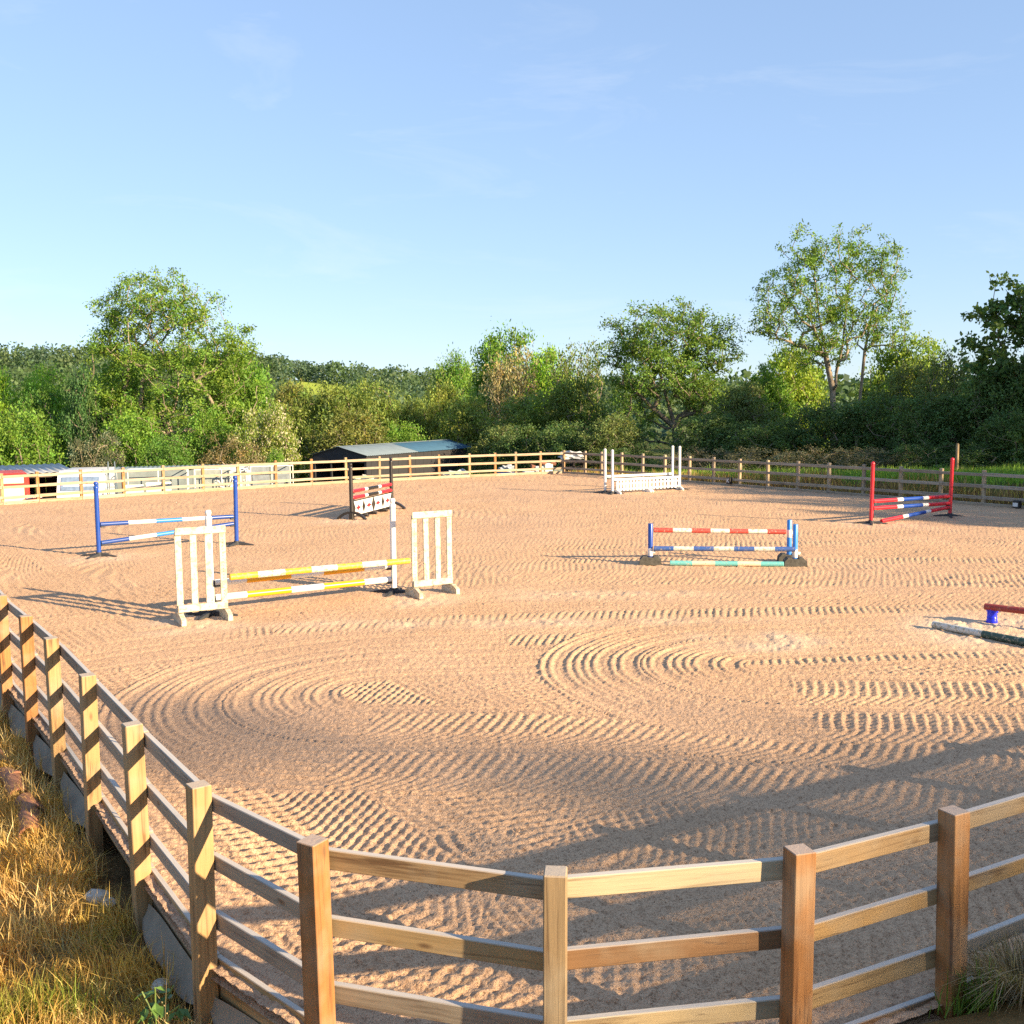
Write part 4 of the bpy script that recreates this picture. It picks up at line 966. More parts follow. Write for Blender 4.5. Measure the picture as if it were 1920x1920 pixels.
def leaning_panel(label, x, y, rz, w, h, m, tilt, bz=YZ, name='sheet_panel'):
    t = thing(name, label, 'panel', (x, y, bz), rz, 'sheet panels in the yard')
    part('sheet', MB().box((0, 0, h / 2), (w, .03, h), b=.006).mesh('sheet', m), t, (0, 0, 0), (tilt, 0, 0))
    part('batten', MB().box((0, -.025, h - .05), (w, .03, .06)).mesh('batten', M_WHITE_P), t, (0, 0, 0), (tilt, 0, 0))
    part('batten', MB().box((-w / 2 + .04, -.025, h / 2 - .03), (.06, .028, h - .08)).mesh('batten', M_WHITE_P), t, (0, 0, 0), (tilt, 0, 0))
leaning_panel('cream sheet panel leaning left of the middle of the yard', -14.55, 39.3, .4, .75, 1.9, M_CREAM, -.16)
leaning_panel('largest cream sheet panel leaning in the yard', -13.75, 39.85, .42, .95, 1.95, M_CREAM, -.13)
leaning_panel('white sheet panel standing right of the cream panels', -11.2, 41.55, .4, .55, 1.75, M_WHITE_P, -.2)
jk = thing('garden_furniture_heap', 'heap of white plastic chairs and bars behind the right blue upright', 'heap', (-11.25, 41.0, YZ + .25), .4)
random.seed(12)
for i in range(9): part('leg', MB().tube([(random.uniform(-.6, .6), random.uniform(-.2, .2), .2), (random.uniform(-.7, .7), random.uniform(-.2, .2), 1.7)], .025, 6).mesh('leg', M_WHITE_P if i % 3 else M_DARK), jk)
for i in range(4): part('seat', MB().box((random.uniform(-.4, .4), 0, .7 + i * .24), (.5, .45, .05), (random.uniform(-.8, .3), random.uniform(-.4, .4), 0), b=.02).mesh('seat', M_WHITE_P), jk)
def heap(name, label, cat, x, y, z, s, m, seed, n=3, group=None):
    rng = random.Random(seed); bm = bmesh.new(); bmesh.ops.create_icosphere(bm, subdivisions=n, radius=1)
    for v in bm.verts:
        c = v.co; k = 1 + .22 * math.sin(5 * c.x + seed) * math.cos(6 * c.y + 2) + .18 * math.sin(9 * c.z + 7 * c.x + seed) + rng.uniform(-.07, .07)
        v.co = Vector((c.x * s[0] * k, c.y * s[1] * k, max(c.z, -.3) * s[2] * k))
    me = bpy.data.meshes.new(name); bm.to_mesh(me); bm.free(); me.materials.append(m)
    o = link(bpy.data.objects.new(name, me)); o.location = (x, y, z); return tag(o, label, cat, group)
heap('crumpled_sheet', 'crumpled white sheet lying at the foot of the white frames', 'sheet', -12.2, 40.4, -.62, (.75, .3, .35), M_TARP, 2)
heap('crumpled_sheet', 'low pale crumpled sheet behind the diamond panel jump', 'sheet', -6.35, 44.6, -.25, (.62, .3, .38), M_CREAM, 6)
heap('crumpled_sheet', 'larger grey white crumpled sheet right of the black shed wall', 'sheet', -2.55, 46.9, -.22, (.62, .35, .42), M_TARP, 9)
heap('crumpled_sheet', 'white crumpled sheet on top of the rubbish by the far corner', 'sheet', 2.95, 50.0, .62, (.65, .4, .28), M_TARP, 14)
pk = thing('plank_pile', 'pile of broken orange planks behind the right blue upright', 'planks', (-10.1, 41.9, -.75), .5)
for i in range(7): part('plank', MB().box((random.uniform(-.3, .3), random.uniform(-.3, .2), .16 + .06 * i), (random.uniform(.7, 1.3), .12, .03), (random.uniform(-.3, .3), random.uniform(-.3, .3), random.uniform(-.6, .6))).mesh('plank', M_PLANK), pk)
wb = thing('white_board', 'white board lying tilted on rubble left of the black shed', 'board', (-8.75, 43.9, -.85), .3)
part('board', MB().box((.25, 0, .45), (.55, .03, .6), (-.5, .1, .1), b=.006).mesh('board', M_WHITE_P), wb); part('plank', MB().box((-.4, 0, .35), (1.2, .14, .05), (.2, -.12, .1)).mesh('plank', M_GREYW), wb)
br = thing('blue_crate', 'blue crate with white bags on it behind the far fence', 'crate', (-.15, 48.6, -.62), .25)
part('body', MB().box((0, 0, .3), (.95, .6, .6), b=.02).mesh('body', M_BLUEB), br)
for x in (-.32, 0, .32): part('rib', MB().box((x, -.31, .3), (.05, .03, .56)).mesh('rib', M_BLUEB), br)
part('strap', MB().box((.05, -.33, .31), (.07, .012, .62)).mesh('strap', M_TARP), br)
heap('white_bag', 'white bag lying on top of the blue crate', 'bag', -.2, 48.6, .10, (.42, .25, .22), M_TARP, 4)
mc = thing('scrap_machine', 'white and rusty scrap machine behind the far fence corner', 'machine', (1.35, 49.3, -.62), .2)
for i, (x, w, h, m_) in enumerate(((-.55, .5, .62, M_TARP), (-.05, .42, .85, M_TARP), (.42, .4, .98, M_WHITE_P), (.9, .5, .75, M_GREYW))): part('panel', MB().box((x, .05 * i, h / 2), (w, .5, h), (0, .03 * (i - 1), 0), b=.03).mesh('panel', m_), mc)
for x, z in ((-.3, .82), (.2, 1.0), (.65, .98)): part('rusty_bracket', MB().box((x, 0, z), (.28, .3, .14), (.2, .3, .1), b=.02).mesh('rusty_bracket', M_RUST), mc)
for x in (-.2, .5): part('drum', MB().tube([(x, -.3, .35), (x, -.1, .35)], .26, 14).mesh('drum', M_DARK, auto=R(40)), mc)
tb = thing('pallet_stack', 'stack of broken grey pallets under the white sheet by the far corner', 'pallets', (2.95, 50.0, -.75), .2)
for i in range(6):
    for k in range(3): part('slat', MB().box((0, -.35 + .35 * k, .1 + .2 * i), (1.2, .12, .03), (0, random.uniform(-.04, .04), random.uniform(-.1, .1))).mesh('slat', M_BOARD2), tb)
    if i: 
        for x in (-.5, 0, .5): part('block', MB().box((x, 0, .02 + .2 * i - .01), (.09, .8, .12)).mesh('block', M_BOARD2), tb)
# ------------------------------------------------------------------ trees and bushes
def leaves_at(rng, cen, size, tint, droop=0.25, aspect=0.5):
    """one diamond-shaped leaf (two triangles) at each centre"""
    n = len(cen)
    d = rng.normal(size=(n, 3)); d[:, 2] -= droop; d /= np.linalg.norm(d, axis=1)[:, None]
    a = rng.normal(size=(n, 3)); w = np.cross(d, a); w /= np.linalg.norm(w, axis=1)[:, None] + 1e-9
    L_ = size * rng.uniform(0.65, 1.35, n)[:, None]; W_ = L_ * aspect * rng.uniform(0.7, 1.2, n)[:, None]
    V = np.empty((n, 4, 3)); V[:, 0] = cen; V[:, 1] = cen + d * L_ * .5 + w * W_ * .5; V[:, 2] = cen + d * L_; V[:, 3] = cen + d * L_ * .5 - w * W_ * .5
    F = np.arange(n * 4).reshape(n, 4); T = np.repeat(tint, 4, 0)
    return V.reshape(-1, 3), F, T
def grow(rng, clumps, trunks, step=0.8, bow=0.12):
    """join every clump to the growing skeleton; returns nodes, parents, weights"""
    pos = []; par = []
    for tr in trunks:
        for i, p in enumerate(tr):
            par.append(len(pos) - 1 if i else -1); pos.append(np.array(p, float))
    base = np.array(trunks[0][0]); order = np.argsort(np.linalg.norm(clumps - np.array(trunks[0][len(trunks[0]) // 2]), axis=1)); ends = []
    for ci in order:
        c = clumps[ci]; Pn = np.array(pos); d = c - Pn; dist = np.linalg.norm(d, axis=1)
        cost = dist + 1.6 * np.clip(Pn[:, 2] - c[2] + 0.25 * dist, 0, None) + 0.02 * np.linalg.norm(Pn - base, axis=1)
        j = int(np.argmin(cost)); k = max(1, int(math.ceil(dist[j] / step))); p0 = Pn[j]; prev = j
        for s in range(1, k + 1):
            t = s / k; q = p0 + (c - p0) * t; q = q + np.array((0, 0, -bow * dist[j] * t * (1 - t) * 1.2)) + (rng.normal(size=3) * 0.06 * dist[j] * (1 - t) * t * 4 if s < k else 0)
            pos.append(q); par.append(prev); prev = len(pos) - 1
        ends.append(prev)
    w = np.zeros(len(pos)); 
    for e in ends:
        while e >= 0: w[e] += 1; e = par[e]
    return np.array(pos), np.array(par), np.maximum(w, 0.6)
def limbs(pos, par, w, r_tip, expo, r_max):
    """tapered prisms along the skeleton"""
    idx = np.nonzero(par >= 0)[0]; a = pos[par[idx]]; b = pos[idx]
    ra = np.minimum(r_tip * w[par[idx]] ** expo, r_max); rb = np.minimum(r_tip * w[idx] ** expo, r_max); ra = np.minimum(ra, rb * 1.7)
    n = len(idx); t = b - a; l = np.linalg.norm(t, axis=1)[:, None] + 1e-9; t = t / l; b = b + t * (rb[:, None] * .4)
    up_ = np.where(np.abs(t[:, 2:3]) < .9, np.array((0, 0, 1.)), np.array((1., 0, 0))); x = np.cross(t, up_); x /= np.linalg.norm(x, axis=1)[:, None]; y = np.cross(t, x)
    S = 5; V = np.empty((n, 2 * S, 3))
    for k in range(S):
        c, s = math.cos(2 * math.pi * k / S), math.sin(2 * math.pi * k / S); o = x * c + y * s; V[:, k] = a + o * ra[:, None]; V[:, S + k] = b + o * rb[:, None]
    f = np.array([(k, (k + 1) % S, S + (k + 1) % S, S + k) for k in range(S)]); F = (np.arange(n)[:, None, None] * 2 * S + f[None]).reshape(-1, 4)
    return V.reshape(-1, 3), F
def make_tree(seed, lobes, trunks, n_cl, per, leaf, r_cl, col_var=0.25, flat=0.75, droop=0.25, aspect=0.5, shell=0.45, r_tip=0.012, expo=0.5, r_max=0.3, bare=0.0, fill=None, extra=None, mat_b=None, step=0.8):
    rng = np.random.default_rng(seed); lobes = np.array(lobes, float); vol = lobes[:, 3] * lobes[:, 4] * lobes[:, 5]; pick = rng.choice(len(lobes), n_cl, p=vol ** .75 / (vol ** .75).sum())
    d = rng.normal(size=(n_cl, 3)); d /= np.linalg.norm(d, axis=1)[:, None]; r = rng.uniform(0, 1, n_cl) ** shell * rng.uniform(.88, 1.08, n_cl)
    cl = lobes[pick, :3] + d * r[:, None] * lobes[pick, 3:6]; cl = cl[cl[:, 2] > 0.15]
    pos, par, w = grow(rng, cl, trunks, step); bV, bF = limbs(pos, par, w, r_tip, expo, r_max)
    nb = len(cl); lf = rng.uniform(0, 1, nb) > bare; cl2 = cl[lf]
    cnt = rng.poisson(per * rng.uniform(.5, 1.5, len(cl2))); which = np.repeat(np.arange(len(cl2)), cnt); n = len(which)
    rad = r_cl * rng.uniform(.6, 1.3, len(cl2)); off = rng.normal(size=(n, 3)) * .55; off[:, 2] *= flat
    cen = cl2[which] + off * rad[which][:, None]
    ct = rng.uniform(1 - col_var, 1 + col_var, len(cl2)); hue = rng.normal(0, .06, len(cl2))
    br = ct[which] * rng.uniform(.72, 1.28, n); hh = hue[which] + rng.normal(0, .06, n)
    tint = np.stack([br * (1 + hh * 1.3), br, br * (1 - hh)], -1)
    if extra is not None:
        m = rng.uniform(0, 1, n) < extra[0]; tint[m] = np.array(extra[1]) * rng.uniform(.8, 1.15, (m.sum(), 1))
    cen = cen[cen[:, 2] > .02] if False else cen
    V, F, T = leaves_at(rng, cen, leaf, np.clip(tint, 0.05, 30), droop, aspect)
    return np_mesh('crown', V, F, M_LEAF, T), np_mesh('trunk', bV, bF, mat_b or M_BARK, None, True)

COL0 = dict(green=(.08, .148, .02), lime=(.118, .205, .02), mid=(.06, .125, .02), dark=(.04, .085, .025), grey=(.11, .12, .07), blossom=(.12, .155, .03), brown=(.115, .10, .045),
           brownolive=(.095, .108, .028), olive=(.088, .122, .025), yellow=(.115, .142, .028), yellowgreen=(.105, .155, .02), twig=(.17, .15, .07), deepolive=(.075, .10, .03), deep=(.05, .085, .025), bramble=(.085, .085, .05))  # deep tones: darker leaves, some of the hedge's shade put into the colour
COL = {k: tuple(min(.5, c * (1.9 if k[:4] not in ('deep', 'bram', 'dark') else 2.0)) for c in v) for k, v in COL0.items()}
def place_tree(name, label, cat, group, loc, meshes, scale=(1, 1, 1), rz=0.0, col=(.08, .15, .02)):
    t = thing(name, label, cat, loc, rz, group); t.scale = scale
    c = part('crown', meshes[0], t); c.color = (*col, 1); part('trunk', meshes[1], t); return t

# prototypes, unit box: 1 wide, 1 tall (leaf sizes chosen for a 4.5 m bush)
K = 4.5
def scaled(lobes): return [tuple(v * K for v in l) for l in lobes]
PRO = {}
tr1 = [[(0, 0, 0), (0.05, 0, .5), (0, .1, 1.1)], [(.3, .1, 0), (.55, .2, .9)], [(-.3, 0, 0), (-.6, -.1, .9)]]
PRO['round'] = [make_tree(s, scaled([(0, 0, .55, .44, .44, .42), (-.22, 0, .45, .25, .3, .4), (.22, .05, .42, .26, .3, .38), (.05, -.1, .75, .28, .3, .22), (0, 0, .2, .45, .42, .2)]), tr1, 250, 82, .135, .40, shell=.33) for s in (1, 2, 3)]
PRO['loose'] = [make_tree(s, scaled([(0, 0, .62, .34, .34, .36), (-.25, .05, .5, .22, .25, .3), (.27, 0, .55, .2, .25, .28), (.08, .1, .85, .18, .2, .13), (-.12, -.1, .78, .18, .2, .16), (.1, 0, .25, .4, .38, .24)]), tr1, 240, 66, .135, .38, shell=.40) for s in (11, 12, 13)]
PRO['tall'] = [make_tree(s, scaled([(0, 0, .5, .40, .4, .5), (0, 0, .8, .26, .26, .2), (.1, 0, .25, .45, .4, .25)]), tr1[:1], 220, 76, .13, .38, shell=.33) for s in (21, 22)]
PRO['bramble'] = [make_tree(s, scaled([(-.28, 0, .42, .25, .3, .5), (.05, .05, .5, .28, .3, .5), (.32, 0, .4, .22, .3, .5), (0, -.1, .2, .5, .4, .25)]), [[(0, 0, 0), (0, 0, .6)], [(-1, 0, 0), (-1.1, 0, .7)], [(1.1, 0, 0), (1.2, 0, .7)]], 190, 58, .12, .40, shell=.33, r_tip=.010, mat_b=M_TWIG) for s in (31, 32)]
PRO['twiggy'] = [make_tree(s, scaled([(0, 0, .68, .36, .36, .34), (.18, 0, .8, .2, .2, .2), (-.2, 0, .75, .2, .2, .22), (0, 0, .35, .42, .4, .3)]), tr1, 420, 22, .14, .34, shell=.33, r_tip=.0075, expo=.42, bare=.35, mat_b=M_TWIG, step=.5) for s in (41, 42)]
PRO['blossom'] = [make_tree(51, scaled([(0, 0, .58, .42, .4, .4), (-.25, 0, .4, .24, .25, .35), (.25, 0, .45, .24, .28, .35)]), tr1, 230, 72, .13, .38, extra=(.20, (2.9, 2.1, 8.)))]
TREES = [
(-24.2, 50.0, -1.7, 5.0, 3.9, 'round', 'green', 'broad glossy bright green bush above the corrugated shed roof, at the left edge'),
(-28.8, 64.0, -2, 7.9, 3.7, 'round', 'lime', 'lime green rounded tree top left of the tall ash'),
(-31.1, 62.0, -2, 7.7, 3.2, 'loose', 'lime', 'lime green tree cut off by the left edge of the picture'),
(-23.7, 57.0, -1.8, 7.2, 2.7, 'tall', 'dark', 'dark narrow evergreen between the lime tree and the tall ash'),
(-26.6, 58.0, -1.8, 6.0, 3.6, 'loose', 'mid', 'mid green bush under the lime green tree top'),
(-22.9, 60.0, -1.8, 8.0, 4.7, 'loose', 'green', 'leafy green tree against the left flank of the tall ash'),
(-16.0, 60.0, -1.8, 8.3, 4.7, 'loose', 'green', 'leafy green tree against the right flank of the tall ash'),
(-19.8, 54.0, -1.7, 4.8, 3.7, 'round', 'green', 'fresh green bush below the left side of the tall ash'),
(-16.3, 55.0, -1.7, 4.9, 3.4, 'loose', 'green', 'loose green bush below the right side of the tall ash'),
(-21.1, 52.0, -1.7, 4.0, 2.4, 'bramble', 'grey', 'grey green scrub left of the metal frames, under the ash'),
(-16.8, 50.0, -1.7, 3.6, 2.6, 'round', 'mid', 'low green shrub just above the white sheet panels'),
(-12.6, 53.0, -1.7, 5.4, 3.2, 'loose', 'blossom', 'hawthorn bush with cream blossom left of the black shed'),
(-14.0, 51.0, -1.7, 3.7, 3.2, 'bramble', 'brown', 'brown dry scrub behind the metal frames'),
(-10.7, 46.5, -1.3, 2.6, 1.2, 'tall', 'green', 'small upright green shrub growing right behind the far fence'),
(-14.2, 66.0, -2, 6.9, 3.8, 'loose', 'brownolive', 'brownish green bush right of the tall ash'),
(-11.1, 61.0, -1.8, 6.45, 4.8, 'round', 'olive', 'largest olive brown bush behind the black shed'),
(-8.7, 63.0, -1.8, 6.6, 4.5, 'round', 'olive', 'olive bush behind the ridge of the black shed'),
(-8.9, 56.5, -1.7, 4.7, 4.7, 'loose', 'brownolive', 'lower brownish bush directly behind the pale shed roof'),
(-6.4, 64.0, -1.8, 5.6, 3.3, 'round', 'olive', 'small rounded olive bush behind the blue shed roof'),
(-6.1, 58.0, -1.7, 4.0, 3.0, 'round', 'green', 'green bush touching the blue shed roof'),
(-4.5, 66.0, -1.8, 6.5, 4.0, 'loose', 'yellow', 'yellow olive bush right of the black shed roof'),
(-4.5, 82.0, -2, 9.3, 4.3, 'tall', 'green', 'tall green tree standing behind the yellow olive bush, nearest the hill'),
(-0.5, 84.0, -2, 11.1, 7.0, 'loose', 'green', 'high domed green tree behind the bare twiggy top'),
(2.4, 80.0, -2, 9.7, 5.0, 'round', 'lime', 'lime green tree just right of the bare twiggy top'),
(0.0, 68.0, -1.8, 8.6, 4.4, 'twiggy', 'twig', 'bare twiggy grey brown tree top in the centre'),
(-2.5, 61.0, -1.5, 5.0, 4.4, 'loose', 'yellow', 'yellow olive bush below the bare twiggy tree top'),
(0.8, 60.0, -1.4, 5.3, 5.3, 'round', 'olive', 'wide olive bush below the lime green tree'),
(4.2, 66.0, -1.2, 8.2, 4.1, 'twiggy', 'olive', 'thin open tree left of the round crowned tree'),
(3.4, 58.0, -1.0, 5.5, 4.5, 'loose', 'olive', 'dim olive bush left of the round crowned tree'),
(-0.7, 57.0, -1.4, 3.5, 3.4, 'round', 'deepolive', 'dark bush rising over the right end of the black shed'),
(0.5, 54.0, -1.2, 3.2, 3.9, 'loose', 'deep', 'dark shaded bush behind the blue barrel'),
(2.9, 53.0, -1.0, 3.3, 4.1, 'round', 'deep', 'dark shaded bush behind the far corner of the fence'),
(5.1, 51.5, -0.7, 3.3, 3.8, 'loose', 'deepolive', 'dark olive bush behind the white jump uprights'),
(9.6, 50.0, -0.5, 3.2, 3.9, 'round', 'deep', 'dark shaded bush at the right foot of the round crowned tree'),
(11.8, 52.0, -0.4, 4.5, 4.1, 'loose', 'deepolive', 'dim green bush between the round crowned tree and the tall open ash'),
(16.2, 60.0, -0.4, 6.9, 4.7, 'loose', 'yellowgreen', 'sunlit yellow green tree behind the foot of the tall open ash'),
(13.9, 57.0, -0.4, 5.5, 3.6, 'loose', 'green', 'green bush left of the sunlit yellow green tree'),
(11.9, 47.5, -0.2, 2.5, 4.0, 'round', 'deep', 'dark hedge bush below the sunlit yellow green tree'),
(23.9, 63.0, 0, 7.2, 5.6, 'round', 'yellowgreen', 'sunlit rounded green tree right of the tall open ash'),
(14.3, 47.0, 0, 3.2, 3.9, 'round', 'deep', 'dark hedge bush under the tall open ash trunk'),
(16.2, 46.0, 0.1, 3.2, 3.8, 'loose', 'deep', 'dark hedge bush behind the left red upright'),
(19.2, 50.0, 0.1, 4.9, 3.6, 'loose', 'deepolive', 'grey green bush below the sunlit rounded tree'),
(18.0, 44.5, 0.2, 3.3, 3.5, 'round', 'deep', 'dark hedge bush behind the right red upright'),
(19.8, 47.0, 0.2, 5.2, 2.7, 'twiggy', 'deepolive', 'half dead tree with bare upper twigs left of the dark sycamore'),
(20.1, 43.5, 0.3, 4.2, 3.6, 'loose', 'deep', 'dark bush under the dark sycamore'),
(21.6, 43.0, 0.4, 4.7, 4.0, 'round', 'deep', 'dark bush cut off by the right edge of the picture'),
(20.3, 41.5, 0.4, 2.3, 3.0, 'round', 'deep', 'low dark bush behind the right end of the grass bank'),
(8.5, 46.5, -0.3, 1.5, 3.1, 'bramble', 'bramble', 'low grey brown bramble behind the white jump'),
(10.7, 44.5, -0.1, 1.4, 3.2, 'bramble', 'bramble', 'low grey brown bramble behind the letter marker'),
(12.9, 43.5, 0, 1.3, 3.2, 'bramble', 'bramble', 'low grey brown bramble in the middle of the right hedge foot'),
(15.1, 42.5, 0.1, 1.2, 3.1, 'bramble', 'bramble', 'low grey brown bramble left of the lone stake'),
(17.1, 42.2, 0.3, 1.3, 2.4, 'bramble', 'deep', 'low dark bramble next to the lone stake'),
(19.2, 41.0, 0.4, 1.1, 3.2, 'bramble', 'deep', 'low dark bramble above the grass at far right'),
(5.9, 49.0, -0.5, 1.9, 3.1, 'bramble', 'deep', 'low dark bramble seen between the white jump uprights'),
]
def copy_place(spec, i):
    x, y, bz, h, w, kind, col, label = spec; rng = random.Random(i * 7 + 3)
    ms = PRO['blossom' if col == 'blossom' else kind]; m = ms[i % len(ms)]; cc = COL[col]; j = rng.uniform(.92, 1.08)
    cat = 'tree' if ('tree' in label or 'evergreen' in label) else ('bramble' if 'bramble' in label else 'bush')
    nm = {'tree': 'tree', 'bush': 'bush', 'bramble': 'bramble'}[cat]
    place_tree(nm, label, cat, 'hedge and trees behind the arena', (x, y, bz - .25), m, (w * 1.12 / K, w * 1.05 / K, (h + .25) / K / .98), rng.uniform(-.7, .7) if kind != 'bramble' else rng.uniform(-.2, .2), tuple(c * j for c in cc))
for i, s in enumerate(TREES): copy_place(s, i)

# the named large trees
ASH_L = [(-0.27, 0, 10.6, 3.3, 2.8, 2.3), (-2.75, 0, 10.05, 1.9, 1.5, 1.8), (1.96, 0, 10.36, 1.36, 1.16, 1.51), (3.67, 0, 8.43, 1.6, 1.3, 1.5), (-3.0, 0, 8.35, 1.9, 1.5, 1.5), (0.5, 0, 7.72, 3.93, 3.34, 1.51), (0.09, 0, 5.05, 4.3, 3.6, 1.66), (3.42, 0, 5.91, 2.11, 1.8, 1.81), (-3.19, 0, 5.68, 1.81, 1.54, 1.81)]
place_tree('ash_tree', 'tall broad ash tree with a domed crown, left of the black shed', 'tree', 'hedge and trees behind the arena', (-19.25, 58, -1.9),
           make_tree(101, ASH_L, [[(0, 0, 0), (.05, 0, 2.2), (-.1, 0, 4.2), (-.35, .1, 5.6), (-.8, .1, 7.2)], [(-.1, 0, 4.1), (.5, -.1, 5.6), (.7, -.1, 7.6)]], 900, 50, .165, .38, shell=.5, aspect=.42, r_tip=.0095, r_max=.24, mat_b=M_TWIG), col=(.155, .265, .035))
ASH_R = [(-1.26, 0, 10.88, 1.83, 1.55, 2.11), (0.8, 0, 11.13, 1.41, 1.2, 1.69), (2.34, 0, 10.3, 1.55, 1.31, 2.11), (-2.74, 0, 8.72, 1.69, 1.43, 1.97), (-0.23, 0, 8.15, 2.25, 1.91, 1.69), (-3.55, 0, 7.36, 1.12, 0.96, 0.98), (2.28, 0, 7.58, 1.69, 1.43, 1.55), (-1.03, 0, 6.24, 1.97, 1.67, 1.12)]
place_tree('ash_tree', 'tallest open ash tree with sky showing through its branches, on the right', 'tree', 'hedge and trees behind the arena', (16.97, 54, -.4),
           make_tree(102, ASH_R, [[(0, 0, 0), (-.02, 0, 2.5), (-.1, 0, 4.2), (-.5, 0, 6.0), (-.9, 0, 8.0), (-1.1, 0, 9.6)], [(1.35, .2, 0), (1.4, .2, 3.6), (1.6, .2, 6.2), (2.0, .2, 8.6)], [(-.1, 0, 4.1), (.4, .1, 6.5), (.6, .1, 9.2)]], 640, 34, .16, .30, shell=.55, aspect=.4, r_tip=.008, r_max=.16, mat_b=M_TWIG), col=(.155, .265, .04))
RND = [(-0.67, 0, 7.61, 2.72, 2.31, 1.95), (-3.05, 0, 7.08, 1.8, 1.46, 1.6), (1.85, 0, 7.0, 1.85, 1.46, 1.75), (-0.66, 0, 5.65, 3.29, 2.8, 1.58), (-2.64, 0, 4.4, 1.58, 1.34, 1.15), (-2.5, -.4, 2.98, 1.29, 1.1, 1.0), (1.05, 0, 4.51, 1.72, 1.46, 1.29)]
place_tree('round_tree', 'wide round crowned tree with dark forked limbs behind the white jump', 'tree', 'hedge and trees behind the arena', (8.97, 55, -.8),
           make_tree(103, RND, [[(0, 0, 0), (-.1, 0, 1.6), (-.2, 0, 2.8), (-.7, 0, 4.4), (-1.0, 0, 5.6)], [(.35, .1, 0), (.4, .1, 2.4), (.7, 0, 4.2), (1.0, 0, 5.8)], [(-.2, 0, 2.7), (-1.4, -.3, 3.7), (-2.1, -.3, 4.4)]], 640, 46, .15, .36, shell=.42, r_tip=.010, r_max=.28), col=(.14, .24, .04))
SYC = [(-0.39, 0, 7.02, 1.49, 1.27, 1.15), (-1.37, 0, 5.92, 1.03, 0.88, 1.15), (0.66, 0, 6.12, 1.38, 1.17, 1.83), (-0.86, 0, 4.35, 1.6, 1.36, 1.38), (0.55, 0, 3.43, 1.83, 1.56, 1.83), (-1.25, 0, 2.77, 1.03, 0.88, 1.15), (1.9, .2, 6.2, 1.4, 1.3, 1.8)]
place_tree('sycamore_tree', 'tall dark large leaved sycamore at the right edge', 'tree', 'hedge and trees behind the arena', (21.58, 44, .2),
           make_tree(104, SYC, [[(0, 0, 0), (.1, 0, 1.8), (.1, 0, 3.6), (.3, 0, 5.2)], [(-1.5, -.2, 0), (-1.6, -.2, 1.5), (-1.85, -.2, 2.6), (-1.8, -.2, 3.8)]], 240, 34, .20, .32, shell=.45, aspect=.8, r_tip=.011, r_max=.16), col=(.11, .18, .045))

# trees outside the picture on the right and behind the camera: they shade the near sand, the right bank and the hedge
SHADE = make_tree(201,  [(0, 0, 7, 3.2, 3.2, 3.0), (1.6, 1, 5.5, 2, 2, 2), (-1.6, -.5, 5.8, 2, 2, 2), (0, 0, 9.2, 1.8, 1.8, 1.4)], [[(0, 0, 0), (0, 0, 3), (.2, 0, 6)]], 150, 26, .30, .50, shell=.5, r_tip=.02)
def shade_tree(label, x, y, s, hs=1.0, rz=0.0):
    place_tree('tree', label, 'tree', 'trees outside the picture', (x, y, gz(x, y) - .1), SHADE, (s, s, s * hs), rz, (.07, .13, .02))
place_tree('tree', 'tall thin crowned tree outside the picture behind the camera, dimming the near sand', 'tree', 'trees outside the picture', (60.0, -29.0, 0),
           make_tree(202, [(0, -2.5, 22.5, 2.0, 2.6, 1.1), (0, -.5, 22.0, 2.0, 2.8, 1.4), (0, 1.6, 20.9, 2.0, 2.8, 1.6), (0, 3.2, 19.6, 2.0, 2.6, 1.6), (0, -1.1, 24.5, 1.2, 1.0, .8)], [[(0, 0, 0), (0, 0, 6), (.1, 0, 12), (0, 0, 18)]], 520, 16, .24, .8, r_tip=.004, r_max=.09, shell=.5), col=(.08, .14, .02))
for k, (x, y, h, w) in enumerate([(26.0, 18.6, 6.6, 4.6), (26.4, 21.8, 7.2, 4.6), (26.6, 25.0, 7.6, 4.8), (27.2, 28.4, 8.0, 5.0)]):
    place_tree('bush', 'tall hedge bush outside the picture at right, %s of four' % ('first', 'second', 'third', 'fourth')[k], 'bush', 'trees outside the picture', (x, y, .3), PRO['round'][k % 3], (w / K, w / K, h / K), k * .8, COL['deep'])
for k, (x, y, s, hs) in enumerate([(33.5, 36.5, 1.25, 1.0), (37.0, 31.0, 1.2, 1.0), (30.0, 40.5, 1.15, .95), (41, 38, 1.4, 1.0), (26.5, 30.5, .72, .95), (28.5, 26.5, .70, .95)]):
    shade_tree('tree outside the picture shading the right bank, %s of six' % ('first', 'second', 'third', 'fourth', 'fifth', 'sixth')[k], x, y, s, hs, k * 0.9 + .4)

